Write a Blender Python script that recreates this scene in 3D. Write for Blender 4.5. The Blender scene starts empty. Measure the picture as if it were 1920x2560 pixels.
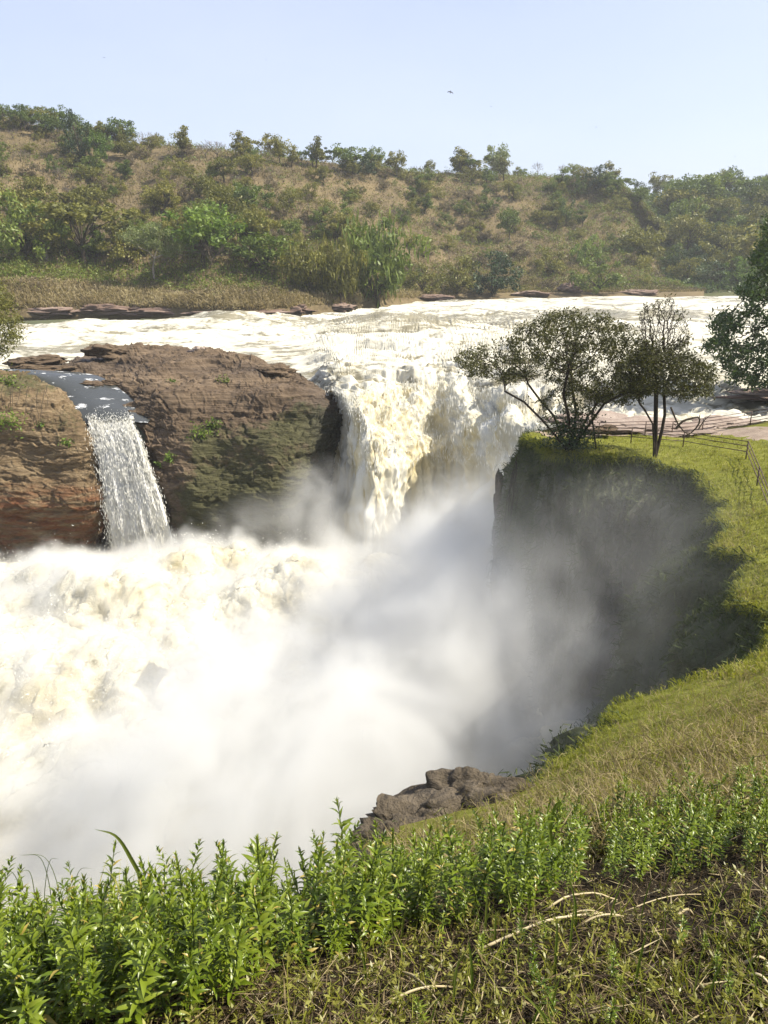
import bpy, math, random
import numpy as np
from mathutils import Vector, Matrix, geometry
random.seed(7); rng = np.random.default_rng(11)
S = bpy.context.scene
COL = S.collection
# ------------------------------------------------------------------ camera, sky, sun, exposure
F0, CX, CY, HORIZ = 1923.0, 960.0, 1280.0, 620.0      # photograph: 1920 x 2560
CAMZ = 14.0
PITCH = math.atan((CY-HORIZ)/F0)
CAM = np.array([0., 0., CAMZ])
cd = bpy.data.cameras.new('camera'); cam = bpy.data.objects.new('camera', cd); COL.objects.link(cam)
cam.location = (0, 0, CAMZ); cam.rotation_euler = (math.pi/2-PITCH, 0, 0)
cd.sensor_fit = 'VERTICAL'; cd.sensor_height = 24; cd.lens = 24*F0/2560
cd.clip_start = .05; cd.clip_end = 6000
S.camera = cam
SUN_EL, SUN_AZ = math.radians(48), math.radians(93)    # azimuth from +Y towards +X
to_sun = Vector((math.sin(SUN_AZ)*math.cos(SUN_EL), math.cos(SUN_AZ)*math.cos(SUN_EL), math.sin(SUN_EL)))
world = bpy.data.worlds.new('World'); S.world = world; world.use_nodes = True
wt = world.node_tree; wt.nodes.clear()
sky = wt.nodes.new('ShaderNodeTexSky'); sky.sky_type = 'NISHITA'; sky.sun_disc = False
sky.sun_elevation = SUN_EL; sky.sun_rotation = SUN_AZ
sky.air_density = 1.0; sky.dust_density = 1.6; sky.ozone_density = 1.4
veil = wt.nodes.new('ShaderNodeTexNoise'); veil.inputs['Scale'].default_value = 1.6; veil.inputs['Detail'].default_value = 5
wtc = wt.nodes.new('ShaderNodeTexCoord'); wmp = wt.nodes.new('ShaderNodeMapping'); wmp.inputs['Scale'].default_value = (1, 1, 3)
wt.links.new(wtc.outputs['Generated'], wmp.inputs[0]); wt.links.new(wmp.outputs[0], veil.inputs['Vector'])
wr = wt.nodes.new('ShaderNodeMapRange'); wr.inputs[1].default_value = .35; wr.inputs[2].default_value = .75
wr.inputs[3].default_value = .40; wr.inputs[4].default_value = .58
wt.links.new(veil.outputs[0], wr.inputs[0])
wm = wt.nodes.new('ShaderNodeMix'); wm.data_type = 'RGBA'
wt.links.new(wr.outputs[0], wm.inputs[0]); wt.links.new(sky.outputs[0], wm.inputs[6])
wm.inputs[7].default_value = (6.0, 6.4, 8.3, 1)        # thin high cloud veil over the whole dome
bg = wt.nodes.new('ShaderNodeBackground'); bg.inputs[1].default_value = 0.080
wo = wt.nodes.new('ShaderNodeOutputWorld')
wt.links.new(wm.outputs[2], bg.inputs[0]); wt.links.new(bg.outputs[0], wo.inputs[0])
sl = bpy.data.lights.new('sun', 'SUN'); sl.energy = 5.0; sl.angle = math.radians(.55); sl.color = (1, .93, .80)
sun = bpy.data.objects.new('sun', sl); COL.objects.link(sun); sun.rotation_euler = to_sun.to_track_quat('Z', 'Y').to_euler()
S.view_settings.view_transform = 'Standard'; S.view_settings.look = 'None'
S.view_settings.exposure = 0.98; S.view_settings.gamma = 1
cy = S.cycles
cy.max_bounces = 10; cy.diffuse_bounces = 3; cy.glossy_bounces = 2; cy.transmission_bounces = 3
cy.transparent_max_bounces = 8; cy.volume_bounces = 4
cy.volume_step_rate = 1.0; cy.volume_max_steps = 256
cy.use_denoising = True
cy.caustics_reflective = False; cy.caustics_refractive = False
cy.sample_clamp_indirect = 6
# ------------------------------------------------------------------ maths helpers
cp, sp = math.cos(PITCH), math.sin(PITCH)
def ray(px, py):
    px = np.asarray(px, float); py = np.asarray(py, float)
    a = px-CX; b = CY-py
    d = np.stack([a+0*b, F0*cp+b*sp, -F0*sp+b*cp+0*a], -1)
    return d
def P(px, py, Y):                      # point on the pixel's ray at forward distance Y
    d = ray(px, py); return CAM + d*(np.asarray(Y, float)/d[..., 1])[..., None]
def PZ(px, py, z):                     # point on the pixel's ray at height z
    d = ray(px, py); return CAM + d*((np.asarray(z, float)-CAMZ)/d[..., 2])[..., None]
def proj(p):
    p = np.asarray(p, float)-CAM
    dep = p[..., 1]*cp-p[..., 2]*sp; up = p[..., 1]*sp+p[..., 2]*cp
    return CX+F0*p[..., 0]/dep, CY-F0*up/dep, dep
def _hash(ix, iy, iz, seed):
    h = (ix*374761393+iy*668265263+iz*2147483647+seed*144665) & 0xffffffff
    h = ((h ^ (h >> 13))*1274126177) & 0xffffffff
    h = ((h ^ (h >> 15))*2246822519) & 0xffffffff
    return h ^ (h >> 16)
_G = rng.normal(size=(256, 3)); _G /= np.linalg.norm(_G, axis=1)[:, None]
def pn(p, seed=0):
    p = np.asarray(p, float); sh = p.shape[:-1]; p = p.reshape(-1, 3)
    i = np.floor(p).astype(np.int64); f = p-i; u = f*f*f*(f*(f*6-15)+10)
    out = 0
    for dx in (0, 1):
        wx = u[:, 0] if dx else 1-u[:, 0]
        for dy in (0, 1):
            wy = u[:, 1] if dy else 1-u[:, 1]
            for dz in (0, 1):
                wz = u[:, 2] if dz else 1-u[:, 2]
                g = _G[_hash(i[:, 0]+dx, i[:, 1]+dy, i[:, 2]+dz, seed) & 255]
                out = out+wx*wy*wz*((f-np.array([dx, dy, dz]))*g).sum(1)
    return (out*1.6).reshape(sh)
def fbm(p, o=4, seed=0, gain=.5, mode=0):
    a, t, q = 1., 0., np.asarray(p, float)
    for k in range(o):
        n = pn(q, seed+k*17)
        t = t+a*(n if mode == 0 else (np.abs(n) if mode == 1 else 1-2*np.abs(n))); a *= gain; q = q*2.03+3.1
    return t
def cells(p, seed=0):                   # fractured blocks: a value per cell and the distance to its joints
    p = np.asarray(p, float); sh = p.shape[:-1]; p = p.reshape(-1, 3); b = np.floor(p).astype(np.int64); f1 = np.full(len(p), 9.); f2 = f1.copy(); val = np.zeros(len(p))
    for dx in (-1, 0, 1):
        for dy in (-1, 0, 1):
            for dz in (-1, 0, 1):
                h = [_hash(b[:, 0]+dx, b[:, 1]+dy, b[:, 2]+dz, seed+k*31)/4294967296. for k in range(4)]
                d = np.sqrt((b[:, 0]+dx+h[0]-p[:, 0])**2+(b[:, 1]+dy+h[1]-p[:, 1])**2+(b[:, 2]+dz+h[2]-p[:, 2])**2)
                m = d < f1; f2 = np.where(m, f1, np.minimum(f2, d)); val = np.where(m, h[3], val); f1 = np.where(m, d, f1)
    return val.reshape(sh), (f2-f1).reshape(sh)
def sstep(a, b, x):
    t = np.clip((np.asarray(x, float)-a)/(b-a), 0, 1); return t*t*(3-2*t)
def cr1(ctrl, u):                      # Catmull-Rom along axis 0; u in control index units
    n = len(ctrl); i = np.clip(np.floor(u).astype(int), 0, n-2); f = (u-i)
    f = f.reshape((-1,)+(1,)*(ctrl.ndim-1))
    g = lambda k: ctrl[np.clip(k, 0, n-1)]
    p0, p1, p2, p3 = g(i-1), g(i), g(i+1), g(i+2)
    p0 = np.where((i == 0).reshape(f.shape), 2*p1-p2, p0); p3 = np.where((i == n-2).reshape(f.shape), 2*p2-p1, p3)
    return .5*((2*p1)+(-p0+p2)*f+(2*p0-5*p1+4*p2-p3)*f*f+(-p0+3*p1-3*p2+p3)*f**3)
def sheet(ctrl, nr, nc):               # ctrl (R,C,3) -> (nr,nc,3)
    ctrl = np.asarray(ctrl, float)
    a = cr1(ctrl, np.linspace(0, ctrl.shape[0]-1, nr))
    return cr1(a.transpose(1, 0, 2), np.linspace(0, ctrl.shape[1]-1, nc)).transpose(1, 0, 2)
def gnormal(g):
    n = np.cross(np.gradient(g, axis=1), np.gradient(g, axis=0)); n /= np.linalg.norm(n, axis=-1, keepdims=True)+1e-9
    return n
def gfaces(nr, nc, flip=False):
    i = np.arange(nr*nc).reshape(nr, nc)
    f = np.stack([i[:-1, :-1], i[1:, :-1], i[1:, 1:], i[:-1, 1:]], -1).reshape(-1, 4)
    return f[:, ::-1] if flip else f
def unit(v): return v/(np.linalg.norm(v, axis=-1, keepdims=True)+1e-9)
# ------------------------------------------------------------------ object helpers
def mesh(name, V, F, m, smooth=True, **attrs):
    V = np.asarray(V, np.float32).reshape(-1, 3)
    me = bpy.data.meshes.new(name)
    Fl = F if isinstance(F, list) else [F]
    Fl = [np.asarray(f, np.int32) for f in Fl if len(f)]
    me.vertices.add(len(V)); me.vertices.foreach_set('co', V.ravel())
    loops = np.concatenate([f.ravel() for f in Fl]); tot = np.concatenate([np.full(len(f), f.shape[1]) for f in Fl])
    st = np.concatenate([[0], np.cumsum(tot)[:-1]])
    me.loops.add(len(loops)); me.loops.foreach_set('vertex_index', loops.astype(np.int32))
    me.polygons.add(len(tot)); me.polygons.foreach_set('loop_start', st.astype(np.int32)); me.polygons.foreach_set('loop_total', tot.astype(np.int32))
    me.polygons.foreach_set('use_smooth', np.full(len(tot), smooth))
    me.update(calc_edges=True)
    for k, v in attrs.items():
        a = me.attributes.new(k, 'FLOAT', 'POINT'); a.data.foreach_set('value', np.asarray(v, np.float32).ravel())
    me.materials.append(m)
    return me
def obj(name, me, parent=None, loc=None):
    o = bpy.data.objects.new(name, me); COL.objects.link(o)
    if parent is not None: o.parent = parent
    if loc is not None: o.location = loc
    return o
def tag(o, label=None, cat=None, group=None, kind=None):
    if label: o['label'] = label
    if cat: o['category'] = cat
    if group: o['group'] = group
    if kind: o['kind'] = kind
    return o
def empty(name, loc=(0, 0, 0), rz=0):
    o = bpy.data.objects.new(name, None); COL.objects.link(o); o.location = loc; o.rotation_euler = (0, 0, rz); o.empty_display_size = .1
    return o
def tubes(paths, sides=5):             # paths: list of (pts (n,3), radii (n)) -> V, F
    Vs, Fs, off = [], [], 0
    for pts, rad in paths:
        pts = np.asarray(pts, float); rad = np.asarray(rad, float); n = len(pts)
        if n < 2: continue
        s = sides if rad.max() > .02*1 else min(sides, 4)
        t = unit(np.gradient(pts, axis=0))
        ref = np.array([.31, .17, .93]) if abs(t[:, 2]).mean() < .8 else np.array([.9, .3, .1])
        a = unit(np.cross(t, ref)); b = np.cross(t, a)
        th = np.arange(s)*2*math.pi/s
        ring = pts[:, None, :]+rad[:, None, None]*(np.cos(th)[None, :, None]*a[:, None, :]+np.sin(th)[None, :, None]*b[:, None, :])
        Vs.append(ring.reshape(-1, 3))
        i = np.arange(n*s).reshape(n, s); j = np.roll(i, -1, 1)
        Fs.append(np.stack([i[:-1], j[:-1], j[1:], i[1:]], -1).reshape(-1, 4)+off)
        Fs[-1] = Fs[-1]
        off += n*s
    return np.concatenate(Vs), np.concatenate(Fs)
def capped_tube(pts, rad, sides=8):
    V, F = tubes([(pts, rad)], sides); n = len(pts); s = len(V)//n
    f = [F, np.array([list(range(s))[::-1]]), np.array([list(range(s*(n-1), s*n))])]
    return V, f
def leaf_quads(C, L, W, U=None, upbias=.0):  # rhombus leaves: centres, half length, half width
    n = len(C); L = np.broadcast_to(L, n); W = np.broadcast_to(W, n)
    if U is None: U = unit(rng.normal(size=(n, 3))+np.array([0, 0, upbias]))
    N = unit(rng.normal(size=(n, 3))+np.array([0, 0, 1.2])); B = unit(np.cross(U, N))
    V = np.stack([C-U*L[:, None], C+B*W[:, None], C+U*L[:, None], C-B*W[:, None]], 1).reshape(-1, 3)
    return V, np.arange(4*n).reshape(n, 4)
def blades(base, up, h, w, bend):      # tapered grass blades, two segments: V, F(list)
    n = len(base); side = unit(np.cross(up, rng.normal(size=(n, 3))))
    lean = unit(np.cross(side, up)); h = np.broadcast_to(h, n)[:, None]; w = np.broadcast_to(w, n)[:, None]; bend = np.broadcast_to(bend, n)[:, None]
    m = base+up*h*.6+lean*h*bend*.35; t = base+up*h*(1-.45*bend)+lean*h*bend
    V = np.stack([base-side*w, base+side*w, m+side*w*.7, m-side*w*.7, t], 1).reshape(-1, 3)
    i = np.arange(n)[:, None]*5
    return V, [i+np.array([0, 1, 2, 3]), i+np.array([3, 2, 4])]
# ------------------------------------------------------------------ material helpers
class NT:
    def __init__(s, name):
        s.m = bpy.data.materials.new(name); s.m.use_nodes = True; s.t = s.m.node_tree; s.t.nodes.clear()
        s.out = s.new('ShaderNodeOutputMaterial')
    def new(s, k): return s.t.nodes.new(k)
    def put(s, sock, v):
        if isinstance(v, bpy.types.NodeSocket): s.t.links.new(v, sock)
        elif isinstance(v, (tuple, list)):
            sock.default_value = tuple(v)+((1,) if len(v) == 3 and sock.type == 'RGBA' else ())
        else: sock.default_value = v
    def pos(s): return s.new('ShaderNodeNewGeometry').outputs['Position']
    def nrm(s): return s.new('ShaderNodeNewGeometry').outputs['Normal']
    def objc(s): return s.new('ShaderNodeTexCoord').outputs['Object']
    def sepz(s, v, k=2):
        n = s.new('ShaderNodeSeparateXYZ'); s.put(n.inputs[0], v); return n.outputs[k]
    def map(s, v, scale=(1, 1, 1), rot=(0, 0, 0), loc=(0, 0, 0)):
        n = s.new('ShaderNodeMapping'); s.put(n.inputs[0], v); n.inputs['Scale'].default_value = scale; n.inputs['Rotation'].default_value = rot; n.inputs['Location'].default_value = loc
        return n.outputs[0]
    def noise(s, v, scale=1, detail=4, rough=.55, dist=0, col=False):
        n = s.new('ShaderNodeTexNoise'); s.put(n.inputs['Vector'], v); n.inputs['Scale'].default_value = scale
        n.inputs['Detail'].default_value = detail; n.inputs['Roughness'].default_value = rough; n.inputs['Distortion'].default_value = dist
        return n.outputs[1 if col else 0]
    def vor(s, v, scale=1, feat='F1'):
        n = s.new('ShaderNodeTexVoronoi'); n.feature = feat; s.put(n.inputs['Vector'], v); n.inputs['Scale'].default_value = scale
        return n.outputs[0]
    def ramp(s, f, stops, interp='LINEAR'):
        n = s.new('ShaderNodeValToRGB'); s.put(n.inputs[0], f); e = n.color_ramp.elements; n.color_ramp.interpolation = interp
        while len(e) < len(stops): e.new(.5)
        for k, (p, c) in enumerate(stops):
            e[k].position = p; e[k].color = tuple(c)+(1,) if not isinstance(c, (int, float)) else (c, c, c, 1)
        return n.outputs[0]
    def rng(s, f, a, b, c=0., d=1., smooth=False):
        n = s.new('ShaderNodeMapRange'); s.put(n.inputs[0], f)
        if smooth: n.interpolation_type = 'SMOOTHSTEP'
        for k, v in zip((1, 2, 3, 4), (a, b, c, d)): n.inputs[k].default_value = v
        return n.outputs[0]
    def mix(s, f, a, b, mode='MIX'):
        n = s.new('ShaderNodeMix'); n.data_type = 'RGBA'; n.blend_type = mode
        s.put(n.inputs[0], f); s.put(n.inputs[6], a); s.put(n.inputs[7], b); return n.outputs[2]
    def math(s, op, a, b=0., clamp=False):
        n = s.new('ShaderNodeMath'); n.operation = op; n.use_clamp = clamp; s.put(n.inputs[0], a); s.put(n.inputs[1], b); return n.outputs[0]
    def attr(s, name):
        n = s.new('ShaderNodeAttribute'); n.attribute_name = name; return n.outputs['Fac']
    def rand(s): return s.new('ShaderNodeObjectInfo').outputs['Random']
    def bump(s, h, strength=.5, dist=.1, nrm=None):
        n = s.new('ShaderNodeBump'); n.inputs['Strength'].default_value = strength; n.inputs['Distance'].default_value = dist; s.put(n.inputs['Height'], h)
        if nrm is not None: s.put(n.inputs['Normal'], nrm)
        return n.outputs[0]
    def pbr(s, col, rough=.8, spec=.3, normal=None, **kw):
        n = s.new('ShaderNodeBsdfPrincipled'); s.put(n.inputs['Base Color'], col); s.put(n.inputs['Roughness'], rough)
        s.put(n.inputs['Specular IOR Level'], spec)
        if normal is not None: s.put(n.inputs['Normal'], normal)
        for k, v in kw.items(): s.put(n.inputs[k.replace('_', ' ')], v)
        return n.outputs[0]
    def mixs(s, f, a, b):
        n = s.new('ShaderNodeMixShader'); s.put(n.inputs[0], f); s.put(n.inputs[1], a); s.put(n.inputs[2], b); return n.outputs[0]
    def trans(s, col):
        n = s.new('ShaderNodeBsdfTranslucent'); s.put(n.inputs[0], col); return n.outputs[0]
    def done(s, sh, vol=False):
        s.t.links.new(sh, s.out.inputs['Volume' if vol else 'Surface']); return s.m
def leafmat(name, stops, tr=.3, rough=.5, spec=.3, objrand=.35):
    n = NT(name)
    f = n.math('ADD', n.math('MULTIPLY', n.attr('tint'), 1-objrand), n.math('MULTIPLY', n.rand(), objrand))
    c = n.ramp(f, [(k/(len(stops)-1), x) for k, x in enumerate(stops)])
    warm = n.mix(.5, c, (.55, .55, .08), 'OVERLAY')
    return n.done(n.mixs(tr, n.pbr(c, rough, spec), n.trans(warm)))
def barkmat(name, a, b, scale=14):
    n = NT(name); v = n.map(n.objc(), (1, 1, .25)); f = n.noise(v, scale, 5, .65)
    return n.done(n.pbr(n.ramp(f, [(.3, a), (.7, b)]), .9, .15, n.bump(f, .6, .03)))
# ------------------------------------------------------------------ materials of the setting
def rockmat(name, dark, mid, light, strata=(.5, .5, 3.2), rot=(.12, .06, 0), moss=(.075, .078, .022), stain=None, bs=.9):
    n = NT(name); p = n.pos(); v = n.map(p, strata, rot)
    a = n.noise(v, .55, 8, .62, .6); b = n.noise(v, 3.2, 6, .6, .3); c = n.noise(p, .16, 3, .5)
    f = n.math('ADD', n.math('MULTIPLY', a, .6), n.math('MULTIPLY', b, .4))
    col = n.ramp(f, [(.28, dark), (.48, mid), (.66, light)])
    col = n.mix(n.rng(c, .4, .65, 0, .35), col, mid)
    if stain: col = n.mix(n.math('MULTIPLY', n.attr('stain'), n.rng(n.noise(v, .9, 5), .38, .62)), col, stain)
    mm = n.rng(n.math('ADD', n.attr('moss'), n.math('MULTIPLY', n.math('SUBTRACT', n.noise(p, .9, 7, .65), .5), 1.5)), .45, .75, 0, .85)
    mcol = n.mix(n.noise(p, 3.5, 4), (.030, .030, .012), moss)
    col = n.mix(mm, col, mcol)
    wet = n.attr('wet')
    col = n.mix(n.math('MULTIPLY', wet, .55), col, (.012, .011, .009))
    rough = n.rng(wet, 0, 1, .85, .35)
    h = n.math('ADD', n.math('MULTIPLY', a, 1.), n.math('MULTIPLY', b, .5))
    nn = n.bump(h, bs, .55); nn = n.bump(n.noise(n.map(p, (1, 1, 2.5), rot), 7, 5, .65), .5, .12, nn)
    return n.done(n.pbr(col, rough, .35, nn))
M_rock = rockmat('brown_ledge_rock', (.028, .018, .010), (.100, .068, .040), (.205, .148, .092), (.10, .32, 2.6))
M_block = rockmat('tan_bluff_rock', (.040, .026, .013), (.13, .088, .044), (.28, .21, .12), (.45, .45, 2.6), (.1, .18, 0), stain=(.16, .055, .018))
M_far_rock = rockmat('far_bank_rock', (.045, .028, .02), (.15, .098, .072), (.36, .28, .23), (.12, .12, 1.2), (0, 0, 0), bs=.5)
M_slab = rockmat('pink_slab_rock', (.12, .092, .075), (.24, .185, .15), (.35, .29, .24), (.8, .8, 2.), (0, 0, 0), bs=.3)
M_cliff = rockmat('gorge_cliff_earth', (.036, .039, .024), (.10, .10, .066), (.20, .19, .145), (.7, .7, .22), (.2, 0, 0), moss=(.07, .09, .025))
def foammat(name, ca, cb, cw, foam_lo=.42, foam_hi=.56, stretch=(1, 1, 1), sc=.35, fine=2.6, bs=.6, rot=(0, 0, 0), use_attr=True):
    n = NT(name); p = n.pos(); v = n.map(p, stretch, rot)
    a = n.noise(v, sc, 8, .62, .8); b = n.noise(v, fine, 6, .65, .5)
    m = n.math('ADD', n.math('MULTIPLY', a, .65), n.math('MULTIPLY', b, .35))
    if use_attr: m = n.math('ADD', m, n.attr('foam'))
    fo = n.rng(m, foam_lo, foam_hi, 0, 1, True)
    fc = n.mix(n.rng(n.noise(v, sc*.6, 5), .4, .62), ca, cb)
    h = n.math('ADD', n.math('MULTIPLY', b, .6), n.math('MULTIPLY', n.noise(v, fine*3.5, 5, .7), .4))
    nn = n.bump(h, bs, .25)
    foam = n.pbr(fc, .85, .2, nn)
    wat = n.pbr(cw, .16, .5, n.bump(h, .35, .15))
    return n.done(n.mixs(fo, wat, foam))
FOAM_W, FOAM_C = (.55, .54, .48), (.50, .465, .35)
def flowmat():                          # rapids that turn into falling ropes past the lip
    n = NT('silty_white_water'); p = n.pos(); fa = n.attr('fall')
    vr = n.map(p, (.42, 1, 1)); vf = n.map(p, (1.4, 1.4, .15))
    ar = n.math('ADD', n.math('MULTIPLY', n.noise(vr, .20, 8, .65, 1.2), .55), n.math('MULTIPLY', n.noise(vr, 1.1, 7, .68, .9), .45))
    bf = n.noise(vf, 2.2, 6, .65, .5); af = n.math('ADD', n.math('MULTIPLY', n.noise(vf, .45, 8, .62, .8), .6), n.math('MULTIPLY', bf, .4))
    fr = n.rng(n.math('ADD', ar, n.attr('foam')), .485, .60, 0, 1, True); ff = n.rng(n.math('ADD', af, n.attr('foam')), .37, .56, 0, 1, True)
    wr = n.mix(n.noise(vr, .3, 4), (.15, .14, .10), (.27, .24, .155)); cr = n.mix(fr, wr, n.mix(n.noise(vr, .12, 3), FOAM_W, FOAM_C))
    cf = n.mix(ff, (.34, .275, .13), n.mix(n.rng(n.noise(vf, .25, 5), .38, .62), FOAM_W, (.56, .49, .30)))
    col = n.mix(fa, cr, cf); rough = n.mix(fa, n.rng(fr, 0, 1, .22, .8), n.rng(ff, 0, 1, .45, .85))
    h = n.mix(fa, n.noise(vr, 2.6, 6, .7), n.math('ADD', n.math('MULTIPLY', bf, .6), n.math('MULTIPLY', n.noise(vf, 7, 5, .7), .4)))
    return n.done(n.pbr(col, rough, .3, n.bump(h, .36, .3)))
M_flow = flowmat()
M_side = foammat('side_fall_water', (.78, .78, .76), (.74, .73, .68), (.36, .34, .31), .26, .42, (1.6, 1.6, .14), .9, 3.2, .9)
M_boil = foammat('boiling_foam', (.58, .55, .44), (.54, .48, .32), (.22, .19, .095), .33, .50, (1, 1, 1), .3, 2.4, .8)
n = NT('droplets'); M_drop = n.done(n.mixs(.4, n.pbr((.82, .81, .75), .5, .4), n.trans((.82, .81, .74))))
n = NT('dark_channel_water'); v = n.map(n.pos(), (.6, 1.4, 1)); b = n.noise(v, 2.2, 5, .6, .5)
M_channel = n.done(n.mixs(n.rng(n.noise(v, .9, 6, .6), .60, .68), n.pbr((.045, .048, .044), .12, .6, n.bump(b, .5, .08)), n.pbr((.75, .76, .76), .8)))
def groundmat(name, stops, sc=.5, fine=6., bs=.6):
    n = NT(name); p = n.pos(); f = n.math('ADD', n.math('MULTIPLY', n.noise(p, sc, 6, .6), .55), n.math('MULTIPLY', n.noise(p, fine, 6, .65), .45))
    return n.done(n.pbr(n.ramp(f, [(.3+.4*k/(len(stops)-1), c) for k, c in enumerate(stops)]), .95, .1, n.bump(n.noise(p, fine, 6, .7), bs, .15)))
M_hill = groundmat('dry_hill_ground', [(.05, .039, .023), (.10, .077, .043), (.155, .118, .064), (.095, .090, .033)], .06, 1.1, .8)
M_farhill = groundmat('far_hill_ground', [(.045, .055, .025), (.075, .08, .035), (.12, .11, .05)], .03, .6)
n = NT('bank_soil'); p = n.pos(); g = n.attr('green')
f = n.noise(p, 2.6, 6, .65); soil = n.ramp(f, [(.3, (.008, .006, .004)), (.55, (.026, .019, .011)), (.75, (.055, .042, .024))])
grs = n.ramp(n.noise(p, 1.5, 6, .65), [(.3, (.09, .095, .016)), (.55, (.18, .19, .03)), (.72, (.25, .235, .06))])
M_land = n.done(n.pbr(n.mix(g, soil, grs), .95, .1, n.bump(n.noise(p, 9, 6, .7), .8, .08)))
M_path = groundmat('pinkish_dirt', [(.17, .13, .10), (.26, .205, .16), (.33, .27, .21)], .8, 5., .3)
# ------------------------------------------------------------------ far hill beyond the river
hx = [-520, -250, 0, 300, 600, 850, 1100, 1300, 1450, 1560, 1650, 1715, 1760]
wy = [806, 800, 790, 782, 788, 772, 745, 738, 735, 735, 733, 731, 729]
by = [706, 704, 702, 706, 712, 716, 722, 724, 724, 726, 726, 727, 727]
my = [520, 520, 530, 545, 570, 590, 600, 592, 585, 595, 640, 690, 716]
ry = [240, 270, 304, 362, 388, 418, 438, 446, 452, 478, 560, 655, 712]
rows = []
e = PZ(hx, wy, .2); eY = e[:, 1]
rows.append(PZ(hx, np.array(wy)+14, -1.)); rows.append(e)
rows.append(P(hx, np.array(wy)*.55+np.array(by)*.45, eY+2.5))
rows.append(P(hx, by, eY+12)); rows.append(P(hx, np.array(by)*.55+np.array(my)*.45, eY+32))
rows.append(P(hx, my, eY+62)); rows.append(P(hx, np.array(my)*.45+np.array(ry)*.55, eY+92))
rd = P(hx, ry, eY+np.array([125]*8+[110, 100, 85, 70, 60])); rows.append(rd)
rows.append(rd+np.array([6, 35, -3])); rows.append(rd+np.array([25, 110, -45]))
HG = sheet(np.array(rows), 190, 380)
nz = fbm(HG*np.array([.035, .035, .02]), 5, 3)*3.2+fbm(HG*.22, 3, 9)*.5
lift = np.clip(np.linspace(0, 9, 190)-2.2, 0, 1)[:, None]; lift = lift*np.where(np.linspace(0, 9, 190)[:, None] > 6.3, .35, 1)
HG = HG+np.array([0, 0, 1])*(nz*lift)[..., None]
hill = tag(obj('hill', mesh('hill', HG, gfaces(190, 380), M_hill)), kind='structure')
hpx, hpy, hdep = proj(HG)
_vis = np.zeros(HG.shape[:2], bool); _vis[18:160] = True
def on_hill(px, py, G=HG, hp=None):
    qx, qy = (hpx, hpy) if hp is None else hp
    d = (qx-px)**2+(qy-py)**2; k = np.unravel_index(np.argmin(d[10:165]), d[10:165].shape); return G[k[0]+10, k[1]]
# distant hill at the right
fx = [1350, 1550, 1700, 1850, 2000, 2300]
f_r = [P(fx, [745]*6, 262), P(fx, [720, 716, 712, 700, 690, 680], 290), P(fx, [640, 628, 620, 612, 590, 580], 340),
       P(fx, [540, 522, 512, 505, 490, 480], 410), P(fx, [520, 500, 490, 484, 474, 460], 445)]
f_r.append(f_r[-1]+np.array([10, 60, -6])); f_r.append(f_r[-1]+np.array([30, 160, -60]))
FG = sheet(np.array(f_r), 120, 160); FG[..., 2] += fbm(FG*.03, 4, 31)*2.5*np.clip(np.linspace(0, 6, 120)-.6, 0, 1)[:, None]
tag(obj('distant_hill', mesh('distant_hill', FG, gfaces(120, 160), M_farhill)), kind='structure')
fpx, fpy, _ = proj(FG)
def on_far(px, py):
    d = (fpx-px)**2+(fpy-py)**2; k = np.unravel_index(np.argmin(d[8:90]), d[8:90].shape); return FG[k[0]+8, k[1]]
# one ground sheet out to the horizon
xs = np.linspace(-690, 890, 60); ys = np.linspace(-410, 890, 60); X, Y = np.meshgrid(xs, ys)
Z = -30+0*X; tag(obj('ground', mesh('ground', np.stack([X, Y, Z], -1), gfaces(60, 60), M_farhill)), kind='structure')
# ------------------------------------------------------------------ river and main waterfall: one continuous sheet, cut at the lip
cxp = np.array([-420, -100, 300, 640, 780, 850, 915, 1000, 1090, 1190, 1290, 1385, 1500, 1900, 2500.])
lipy = np.array([930, 930, 930, 940, 964, 974, 960, 946, 944, 966, 1000, 1035, 1078, 1085, 1085.])
RV = []
farY = np.array([812, 812, 806, 800, 790, 784, 778, 765, 752, 748, 746, 744, 742, 742, 742.])
for k, t in enumerate((0, .12, .3, .5, .72, 1.)):
    yy = farY+(lipy-farY)*t; zz = .5-.4*t-.9*sstep(.7, 1., t)
    lm = sstep(860, 760, cxp); RV.append(PZ(cxp, yy, zz-1.3*lm*sstep(.35, .8, t)))
# falls rows: forward distances set from the lip
lipP = RV[-1]; lY = lipP[:, 1]
sl_ = np.interp(cxp, [640, 850, 915, 1000, 1090, 1290], [0, 9., 8., 6., 4., 0])
def frow(py, dY, dx=0): return P(cxp+dx*(1+sl_), py, lY+dY)
ins = np.array([0, 0, 0, 0, .3, .8, 1, 1, 1, 1, 1, .8, .2, 0, 0])
big = [np.array([lipP[k]+np.array([0, 0, -h]) for k in range(len(cxp))]) for h in (1, 3.5, 8.5, 14, 21)]
f1 = frow(lipy+30, -4.0, 2); f2 = frow(lipy+85, -8.0, 6); f3 = frow(lipy+190, -11.2, 8); f4 = frow(lipy+300, -13.0, 8); f5 = frow(lipy+430, -14.0, 6)
for a, b in zip(big, (f1, f2, f3, f4, f5)): RV.append(a*(1-ins[:, None])+b*ins[:, None])
RV = np.array(RV)
NRr, NCr = 430, 660
G = sheet(RV, NRr, NCr); vpar = np.linspace(0, len(RV)-1, NRr)[:, None]
N = gnormal(G); N *= np.sign(N[..., 2:3]+1e-6)*np.where(vpar[..., None] > 5.6, 1, 1)
N = np.where((N[..., 1:2] > 0) & (vpar[..., None] > 5.5), -N, N)
riv = 1-sstep(4.9, 5.8, vpar)
dist = np.linalg.norm(G-CAM, axis=-1)
w1 = fbm(G*np.array([.055, .10, .1]), 4, 41, .55, 2); w2 = fbm(G*np.array([.25, .5, .4]), 4, 43, .6, 1)
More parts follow.
